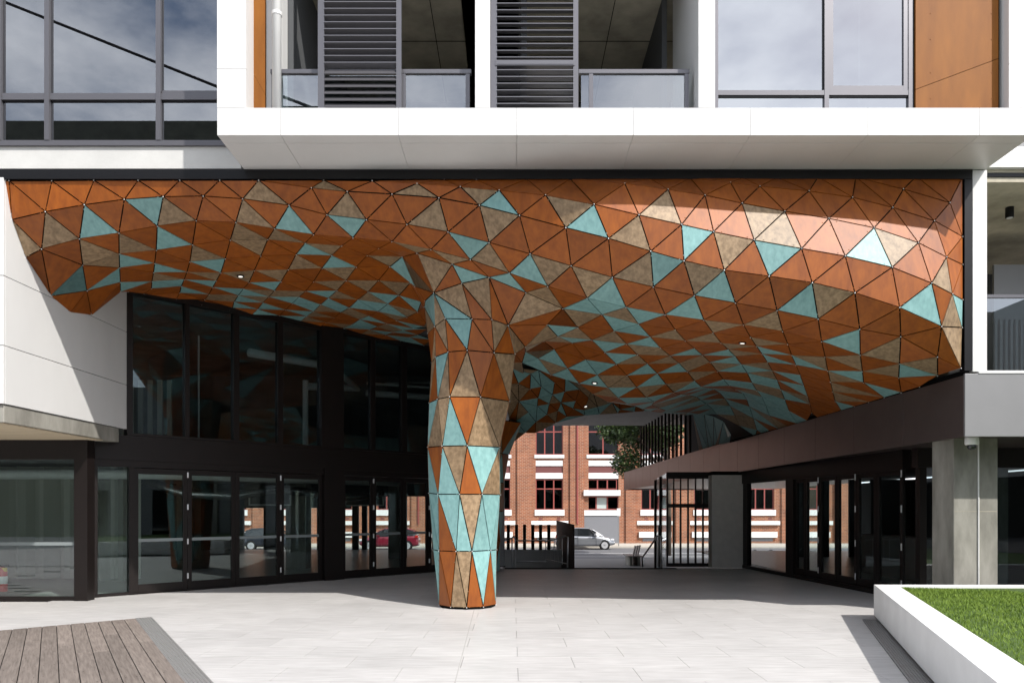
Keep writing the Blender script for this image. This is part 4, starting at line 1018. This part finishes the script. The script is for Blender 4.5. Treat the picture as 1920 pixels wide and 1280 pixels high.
for n in range(-7, 6):
    x0 = x_first+n*per; wv = bX(1055.5)-bX(1004.5); x1 = x0+wv; nxt = x0+per
    garage = (n == 1)
    if garage: x0 -= .05; x1 += .22
    # pier between this bay and the next
    MB().box(x1, nxt, YBK, YBK+.6, zg, Ztop).build('pier', 'brick', wh)
    MB().box(x1+.55, nxt-.35 if not garage else nxt-.4, YBK-.16, YBK-.002, zg, Ztop).build('pilaster', 'brick', wh)
    zz = {k: bZ(v) for k, v in dict(uw0=852, us0=858.5, b0=873, b1=863, m0=886, c0=896.8, lw1=898, lw0=955, ls0=966, d1=976, d0=983.5, e1=996.5, e0=1007).items()}
    # recess masonry from top to bottom
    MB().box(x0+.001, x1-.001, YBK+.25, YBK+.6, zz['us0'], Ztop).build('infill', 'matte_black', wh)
    windowg(x0, x1, zz['uw0'], bZ(785), 3 if n%2==0 else 2, [bZ(809)])
    windowg(x0, x1, bZ(778), bZ(715), 3, [bZ(740)])
    box('upper_lintel', 'white_paint', wh, x0, x1, YBK+.05, YBK+.3, bZ(784.5), bZ(778.5))
    box('upper_sill', 'white_paint', wh, x0-.1, x1+.1, YBK-.06, YBK+.3, zz['us0'], zz['uw0']-.01)
    box('brick_course', 'brick', wh, x0, x1, YBK+.08, YBK+.3, bZ(862.8), zz['us0']-.005)
    box('band', 'white_paint', wh, x0, x1, YBK+.03, YBK+.3, zz['b0'], zz['b1'])
    box('spandrel', 'maroon', wh, x0, x1, YBK+.1, YBK+.3, zz['m0'], zz['b0']-.004)
    box('band', 'white_paint', wh, x0, x1, YBK+.03, YBK+.3, zz['c0'], zz['m0']-.004)
    if not garage:
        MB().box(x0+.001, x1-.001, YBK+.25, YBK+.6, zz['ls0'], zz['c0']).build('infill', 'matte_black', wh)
        windowg(x0, x1, zz['lw0'], zz['lw1'], 3, [bZ(916)])
        box('sill', 'white_paint', wh, x0-.08, x1+.12, YBK-.08, YBK+.3, zz['ls0'], zz['lw0']-.01)
        box('brick_dado', 'brick', wh, x0, x1, YBK+.02, YBK+.5, zg, zz['ls0']-.004)
        box('ledge', 'white_paint', wh, x0-.35, x1+.4, YBK-.2, YBK+.02, zz['d0'], zz['d1'])
        box('ledge', 'white_paint', wh, x0-.2, x1+.2, YBK-.19, YBK+.01, zz['e0'], zz['e1'])
        for fx0 in (.12, .78): box('air_vent', 'maroon', wh, x0+wv*fx0, x0+wv*fx0+.28, YBK, YBK+.04, bZ(973.5), bZ(970.5))
        lv_ = box('louvre_vent', 'door_grey', wh, x0+.1, x1-.1, YBK-.0, YBK+.03, bZ(1014), bZ(1008))
    else:
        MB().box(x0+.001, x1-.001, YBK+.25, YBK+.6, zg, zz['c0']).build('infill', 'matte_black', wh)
        windowg(x0, x1-.1, bZ(917), zz['lw1'], 3, [])
        box('canopy_slab', 'white_paint', wh, x0-.35, x1+.1, YBK-.35, YBK+.3, bZ(929), bZ(918.5))
        windowg(x0-.2, x1, bZ(955), bZ(930), 3, [], fr=True)
        box('sill', 'white_paint', wh, x0-.35, x1+.1, YBK-.1, YBK+.3, bZ(966), bZ(956))
        box('garage_door', 'door_grey', wh, x0-.33, x1+.05, YBK-.03, YBK+.2, zg, bZ(966.3))
    if n in (0, 3, -3):
        MB().tube([(x1+1.1, YBK-.22, bZ(982)), (x1+1.1, YBK-.22, Ztop)], .075, 8).build('downpipe', 'red_paint', wh)
# ---- cars
def car(name, paint, loc, flip, label, length=4.06, height=1.48, width=1.7, suv=0.):
    r = empty(name, loc, label, 'car', 'cars on the street'); s = -1 if flip else 1
    Lh = length/2
    # side profile stations: x, z_bottom, z_belt, z_roof(greenhouse), half widths
    st = [(-2.0,.34,.72,.72,.60),(-1.93,.26,.98,.98,.74),(-1.70,.22,1.02,1.30,.80),(-1.25,.2,1.0,1.44,.84),(-.5,.2,.97,1.48,.85),(.2,.2,.95,1.46,.85),(.75,.2,.94,1.24,.85),(1.15,.2,.92,.96,.84),(1.55,.22,.83,.83,.80),(1.88,.26,.70,.70,.70),(2.0,.34,.56,.56,.52)]
    kx, kz = length/4.0, height/1.48
    body = MB(); nring = []
    for x, zb0, zbelt, zroof, hw in st:
        zroof = zbelt  # body only
        prof = [(-hw*.86,zb0),(-hw,zb0+.12),(-hw*1.0,(zb0+zbelt)*.5),(-hw*.95,zbelt-.05),(-hw*.84,zbelt),(hw*.84,zbelt),(hw*.95,zbelt-.05),(hw,(zb0+zbelt)*.5),(hw,zb0+.12),(hw*.86,zb0)]
        nring.append([(loc[0]+s*x*kx, loc[1]+y_, loc[2]+z_*kz) for y_, z_ in prof])
    n = 10; vs = [v for q in nring for v in q]; fsx = []
    for i in range(len(nring)-1):
        for j in range(n):
            f = (i*n+j, i*n+(j+1)%n, (i+1)*n+(j+1)%n, (i+1)*n+j); fsx.append(f if s > 0 else f[::-1])
    fsx += [tuple(range(n)), tuple(range((len(nring)-1)*n, len(nring)*n))[::-1]]
    bo = body.add(vs, fsx).build('body', paint, r, smooth=True)
    sub = bo.modifiers.new('s', 'SUBSURF'); sub.levels = 1; sub.render_levels = 1
    gl = MB(); rs_ = []
    for x, z0, z1, hw0, hw1 in ((-1.86,.94,1.0,.66,.62),(-1.62,.97,1.34,.74,.60),(-.5,.94,1.47,.77,.62),(.2,.93,1.44,.77,.62),(.72,.92,1.22,.76,.62),(1.2,.88,.93,.7,.64)):
        rs_.append([(loc[0]+s*x*kx, loc[1]+y_, loc[2]+z_*kz) for y_, z_ in ((-hw0,z0),(-hw1,z1),(hw1,z1),(hw0,z0))])
    vs = [v for q in rs_ for v in q]; f2 = []
    for i in range(len(rs_)-1):
        for j in range(4):
            f = (i*4+j, i*4+(j+1)%4, (i+1)*4+(j+1)%4, (i+1)*4+j); f2.append(f if s > 0 else f[::-1])
    gl.add(vs, f2).build('windows', 'car_glass', r, smooth=False)
    rf = MB(); rr = []
    for x, z, hw in ((-1.75,1.28,.62),(-1.3,1.46,.63),(-.5,1.5,.65),(.2,1.475,.65),(.5,1.36,.64)):
        rr.append([(loc[0]+s*x*kx, loc[1]+y_, loc[2]+z_*kz) for y_, z_ in ((-hw,z-.05),(-hw*.9,z),(hw*.9,z),(hw,z-.05))])
    vs = [v for q in rr for v in q]; f2 = []
    for i in range(len(rr)-1):
        for j in range(3): f = (i*4+j, i*4+j+1, (i+1)*4+j+1, (i+1)*4+j); f2.append(f if s > 0 else f[::-1])
    rf.add(vs, f2).build('roof', paint, r, smooth=True)
    for px0, px1 in (((-.45,.97),(-.42,1.45)),((.68,.93),(.25,1.42)),((1.2,.9),(.5,1.36))):
        p0 = (loc[0]+s*px0[0]*kx, loc[1]-.775, loc[2]+px0[1]*kz); p1 = (loc[0]+s*px1[0]*kx, loc[1]-.63, loc[2]+px1[1]*kz)
        MB().tube([p0, p1], .028, 6).build('pillar', paint if px0[0] > 1 else 'black', r)
    for wx in (-1.25, 1.28):
        c = (loc[0]+s*wx*kx, loc[1]-.86, loc[2]+.31)
        w = MB().lathe((c[0],c[1],c[2]), [(.2,.0),(.31,.0),(.315,.1),(.31,.2),(.2,.2)], 20, axis='y').build('wheel', 'tyre', r)
        MB().lathe((c[0],c[1]-.004,c[2]), [(.20,0),(.20,.05)], 20, axis='y').build('rim_back', 'black', w)
        m = MB()
        for k in range(5):
            a = 2*math.pi*k/5; u = Vector((math.cos(a),0,math.sin(a))); v = Vector((-math.sin(a),0,math.cos(a))); o = Vector((c[0],c[1]-.012,c[2]))
            m.add([o+v*.03,o-v*.03,o+u*.21-v*.045,o+u*.21+v*.045], [(0,1,2,3)])
        m.lathe((c[0],c[1]-.010,c[2]), [(.195,0),(.225,0),(.225,.02),(.195,.02)], 20, axis='y')
        m.build('rim', 'steel', w)
        MB().lathe((c[0],c[1]+.03,c[2]), [(.36,0),(.36,.15)], 20, axis='y').build('wheel_arch', 'matte_black', r)
    MB().box(*sorted((loc[0]+s*1.70*kx, loc[0]+s*1.93*kx)), loc[1]-.76, loc[1]-.45, loc[2]+.62, loc[2]+.74).build('headlight', 'headlight', r, bevel=.03)
    MB().box(*sorted((loc[0]-s*1.98*kx, loc[0]-s*1.75*kx)), loc[1]-.80, loc[1]-.5, loc[2]+.82, loc[2]+1.0).build('tail_light', 'tail_red', r, bevel=.03)
    MB().box(*sorted((loc[0]+s*.55*kx, loc[0]+s*.75*kx)), loc[1]-1.0, loc[1]-.84, loc[2]+.93, loc[2]+1.06).build('mirror', paint, r, bevel=.03)
    for hx in (-.62, .3): MB().box(loc[0]+s*hx-.09, loc[0]+s*hx+.09, loc[1]-.885, loc[1]-.85, loc[2]+.82, loc[2]+.85).build('handle', paint, r)
    for hx in (-.52, .72): MB().box(loc[0]+s*hx-.008, loc[0]+s*hx+.008, loc[1]-.862, loc[1]-.84, loc[2]+.3, loc[2]+.93).build('door_gap', 'black', r)
    return r
ZR = ZL-.12
car('parked_car', 'car_silver', (5.0, 51.6, ZR), False, 'silver hatchback parked in front of the brick warehouse')
car('parked_car', 'car_red', (-8.3, 50.8, ZR), True, 'dark red hatchback seen through the folding shop doors')
car('parked_car', 'car_navy', (-16.2, 50.8, ZR), False, 'dark navy hatchback seen through the folding shop doors')
# ---- street sign post, tree, bench
sp = empty('parking_sign', (PX(1160,53.4), 53.4, ZL), 'thin grey pole with a small white parking sign beside the roller door', 'sign')
xx = PX(1160,53.4); MB().tube([(xx,53.4,ZL),(xx,53.4,1.75)], .035, 8).build('pole', 'galv', sp); box('plate', 'white_paint', sp, xx-.12, xx+.12, 53.35, 53.37, 1.2, 1.75)
def tree(x, y, z, h, rx_, rz, label, seed, nl=5200, lean=(0,0)):
    rg = random.Random(seed); r = empty('street_tree', (x, y, z), label, 'tree')
    t = MB(); t.tube([(x,y,z),(x+.05,y,z+h*.3),(x-.03,y+.05,z+h*.55)], [.17,.13,.09], 10)
    cz = z+h*.68; cl = []
    for k in range(11):
        a = rg.uniform(0,6.28); e = rg.uniform(-.5,1.0); q = Vector((math.cos(a)*math.cos(e)*rx_*.75, math.sin(a)*math.cos(e)*rx_*.75, math.sin(e)*rz*.75))
        c = Vector((x+lean[0],y+lean[1],cz))+q; cl.append(c)
        t.tube([(x,y,z+h*rg.uniform(.3,.5)), tuple((Vector((x,y,cz-.6))+c)/2), tuple(c)], [.07,.045,.015], 6)
    t.build('trunk', 'bark', r, smooth=True)
    m = MB()
    for k in range(nl):
        c = rg.choice(cl); d = Vector((rg.gauss(0,1),rg.gauss(0,1),rg.gauss(0,1))); d.normalize()
        p = c+Vector((d.x*rx_*.42, d.y*rx_*.42, d.z*rz*.36))*rg.uniform(.35,1.08)
        s = rg.uniform(.06,.13); u = Vector((rg.gauss(0,1),rg.gauss(0,1),rg.gauss(0,.6))).normalized(); w = u.orthogonal().normalized()
        w.rotate(Matrix.Rotation(rg.uniform(0,6.28),3,u)); m.mi = 1 if rg.random() < .25 else 0
        m.add([p-u*s, p+w*s*.55, p+u*s, p-w*s*.55], [(0,1,2,3)])
    m.build('crown', ['leaf','leaf_light'], r)
tree(8.9, 42.5, ZL, 9.2, 2.5, 2.6, 'leafy green street tree showing behind the bronze awning', 3, 15000, (-1.5,0))
bn_ = empty('street_bench', (PX(1190,34.5), 34.5, ZL), 'small timber slatted bench on the lower footpath by the stair', 'bench')
bxx = PX(1177,34.5); Yb = 34.5
for k in range(4): MB().box(bxx+k*.165, bxx+k*.165+.15, Yb-.1, Yb+1.6, ZL+.42, ZL+.47).build('seat_slat', 'galv', bn_)
for k in range(3):
    x0 = bxx+.24+k*.155
    MB().add([(x0,Yb+.3*k,ZL+.46),(x0+.05,Yb+.3*k,ZL+.46),(x0+.16,Yb+.3*k,ZL+.93),(x0+.11,Yb+.3*k,ZL+.93),(x0,Yb+.3*k+.25,ZL+.46),(x0+.05,Yb+.3*k+.25,ZL+.46),(x0+.16,Yb+.3*k+.25,ZL+.93),(x0+.11,Yb+.3*k+.25,ZL+.93)], [(0,1,2,3),(7,6,5,4),(0,4,5,1),(1,5,6,2),(2,6,7,3),(3,7,4,0)]).build('back_slat', 'galv', bn_)
for x0 in (bxx+.1, bxx+.46): MB().box(x0, x0+.13, Yb, Yb+1.4, ZL, ZL+.42).build('leg', 'concrete', bn_)
for k, x in enumerate((1416, 1446)):
    Yh = 33.0; hx = PX(x, Yh); hp = empty('bike_hoop', (hx, Yh, ZL), ('steel bicycle hoop seen through the right glass beside the grey wall panel', 'steel bicycle hoop seen through the right glass, farther from the grey wall panel')[k], 'bike rack', 'bicycle hoops')
    MB().tube([(hx-.22,Yh,ZL),(hx-.22,Yh,ZL+.6),(hx-.14,Yh,ZL+.76),(hx,Yh,ZL+.82),(hx+.14,Yh,ZL+.76),(hx+.22,Yh,ZL+.6),(hx+.22,Yh,ZL)], .025, 8).build('hoop', 'steel', hp, smooth=True)
    for sx in (-.22, .22): MB().lathe((hx+sx,Yh,ZL), [(.06,0),(.06,.012)], 10).build('base_plate', 'steel', hp)
# ---- ramp, stair, fence and rails at the passage end
st = empty('stair', (3, 22, ZL), 'dark edged steps leading from the passage down to the street', 'stair')
for k in range(5): box('step', 'lower_paving', st, PX(1076,21.2), 8, 21.1+k*.32, 21.1+(k+1)*.32+.02, ZL, -.17*(k+1)+.02)
box('tactile_strip', 'matte_black', st, -.2, 4.6, 20.75, 21.08, .002, .012)
rp_ = empty('ramp', (.6, 24, ZL), 'grey concrete access ramp behind the handrails at the passage end', 'ramp')
MB().add([(-.35,21.12,-.02),(1.72,21.12,-.02),(1.9,28,-.55),(-.35,28,-.55),(-.35,21.12,-1.2),(1.72,21.12,-1.2),(1.9,28,-1.2),(-.35,28,-1.2)], [(0,1,2,3),(0,4,5,1),(1,5,6,2),(2,6,7,3),(3,7,4,0)]).build('slab', 'lower_paving', rp_)
box('kerb_wall', 'white_paint', rp_, -.35, 2.0, 28.0, 28.2, -1.2, PZ(1030,28))
ff = empty('fin_fence', (.6, 28, PZ(1030,28)), 'fence of separate dark vertical posts above the ramp wall', 'fence')
for x in (953,968.5,983.5,999,1013.5,1029): MB().box(PX(x-3,28.1), PX(x+3,28.1), 28.05, 28.15, PZ(1032,28), PZ(983,28)).build('post', 'fence_brown', ff)
fsd = empty('fence_screen', (1.7, 26, ZL), 'closed run of dark fence blades beside the stair', 'fence')
Y = 22.6
while Y < 31: X = PX(1076,22.6)+ (Y-22.6)*.0; MB().box(X-.02, X+.02, Y, Y+.21, -1.0, PZ(983,22.6)).build('blade', 'fence_brown', fsd); Y += .24
def rail(name, pts, label, verts=(), r_=.022):
    o = empty(name, pts[0], label, 'handrail', 'stainless handrails')
    MB().tube(pts, r_, 8).build('rail', 'steel', o, smooth=True)
    for v in verts: MB().tube([v[0], v[1]], .014 if len(v) < 3 else v[2], 8).build('post', 'steel', o)
    return o
Y = 21.4
zt_, zf = PZ(1009,Y), 0.0
rail('handrail', [(PX(945,24),24,PZ(1012,24)), (PX(960,Y+.4),Y+.4,zt_), (PX(963,Y),Y,zt_+.06), (PX(966,Y-.05),Y-.05,zt_)], 'stainless handrail on the left of the ramp', [((PX(960,Y),Y,0),(PX(960,Y),Y,zt_),.02), ((PX(966,Y),Y,0),(PX(966,Y),Y,zt_),.02)])
rail('handrail', [(PX(966,Y),Y+.02,PZ(1013,Y)), (PX(1022,24),24,PZ(1013,24))], 'stainless handrail crossing between the two ramp rails', [])
rail('handrail', [(PX(1022,24),24,PZ(1015,24)), (PX(1030,23.4),23.4,PZ(1013,23.4)), (PX(1060,Y),Y,PZ(1004.5,Y)), (PX(1065,Y-.05),Y-.05,PZ(1006,Y)), (PX(1064,Y-.08),Y-.08,0)], 'stainless handrail rising on the right of the ramp beside the dark fence', [((PX(x,yy),yy,PZ(yb,yy)),(PX(x,yy),yy,PZ(yt,yy)),.012) for x,yy,yb,yt in ((1023,24,1048,1014),(1032,23.2,1052,1012),(1039,22.8,1054,1010),(1046,22.4,1056,1008),(1054,22,1058,1006))]+[((PX(1023,24),24,PZ(1048,24)),(PX(1062,21.5),21.5,PZ(1056,21.5)),.014)])
rail('handrail', [(PX(968,21.8),21.8,PZ(1052,21.8)), (PX(1024,21.8),21.8,PZ(1052,21.8))], 'low stainless rail across the foot of the ramp landing', [])
rail('handrail', [(PX(1205,23.4),23.4,PZ(1062,23.4)), (PX(1204,23.3),23.3,PZ(1045,23.4)), (PX(1233,21.3),21.3,PZ(1004,21.3)), (PX(1238,21.2),21.2,PZ(1004,21.2)), (PX(1239,21.2),21.2,0)], 'stainless handrail along the stair beside the glazed entry', [((PX(1232,21.3),21.3,0),(PX(1232,21.3),21.3,PZ(1005,21.3)),.02)], .026)
bo_ = empty('dark_bollard', (PX(1236.5,21.5),21.5,0), 'slim black bollard post behind the stair handrail', 'bollard')
box('shaft', 'frame', bo_, PX(1234.5,21.5), PX(1238.5,21.5), 21.5, 21.56, 0, PZ(985,21.5)); box('cap', 'black', bo_, PX(1234,21.5), PX(1239,21.5), 21.49, 21.57, PZ(985,21.5), PZ(984,21.5))
# ---- what the windows reflect: a wall of buildings and an overhead cable behind the viewpoint
ob = empty('opposite_building', (0, -20, 0), 'dark building facing the plaza, visible only as a reflection in the windows', 'building')
box('tall_block', 'hedge_dark', ob, -60, -8, -26, -18, 0, 22.4)
box('low_block', 'hedge_dark', ob, -7.99, 50, -26, -18, 0, 7.5)
for k in range(-5, 6):
    for z in (3, 5): box('window', 'glass_far', ob, k*4-.9, k*4+.9, -17.99, -17.95, z, z+1.4)
wing = empty('side_wing', (15, -4, 0), 'dark two storey wing along the right of the plaza, seen reflected in the shopfront', 'building')
box('wall', 'interior_wall', wing, 14.5, 20, -14, 9.5, 0, 7.6)
for k in range(6): box('pilaster', 'concrete', wing, 14.3, 14.499, -13+k*4, -12.4+k*4, 0, 7.6)
for k in range(5): box('window', 'glass_far', wing, 14.44, 14.49, -11.6+k*4, -9.8+k*4, .3, 2.6)
cbk = MB().tube([(-45,-10,32.6),(-21.9,-10,23.4),(-12.6,-10,19.7),(4,-10,13.4)], .06, 6).build('overhead_cable', 'black'); tag(cbk, 'black overhead cable reflected as a slanting line in the upper left windows', 'cable')
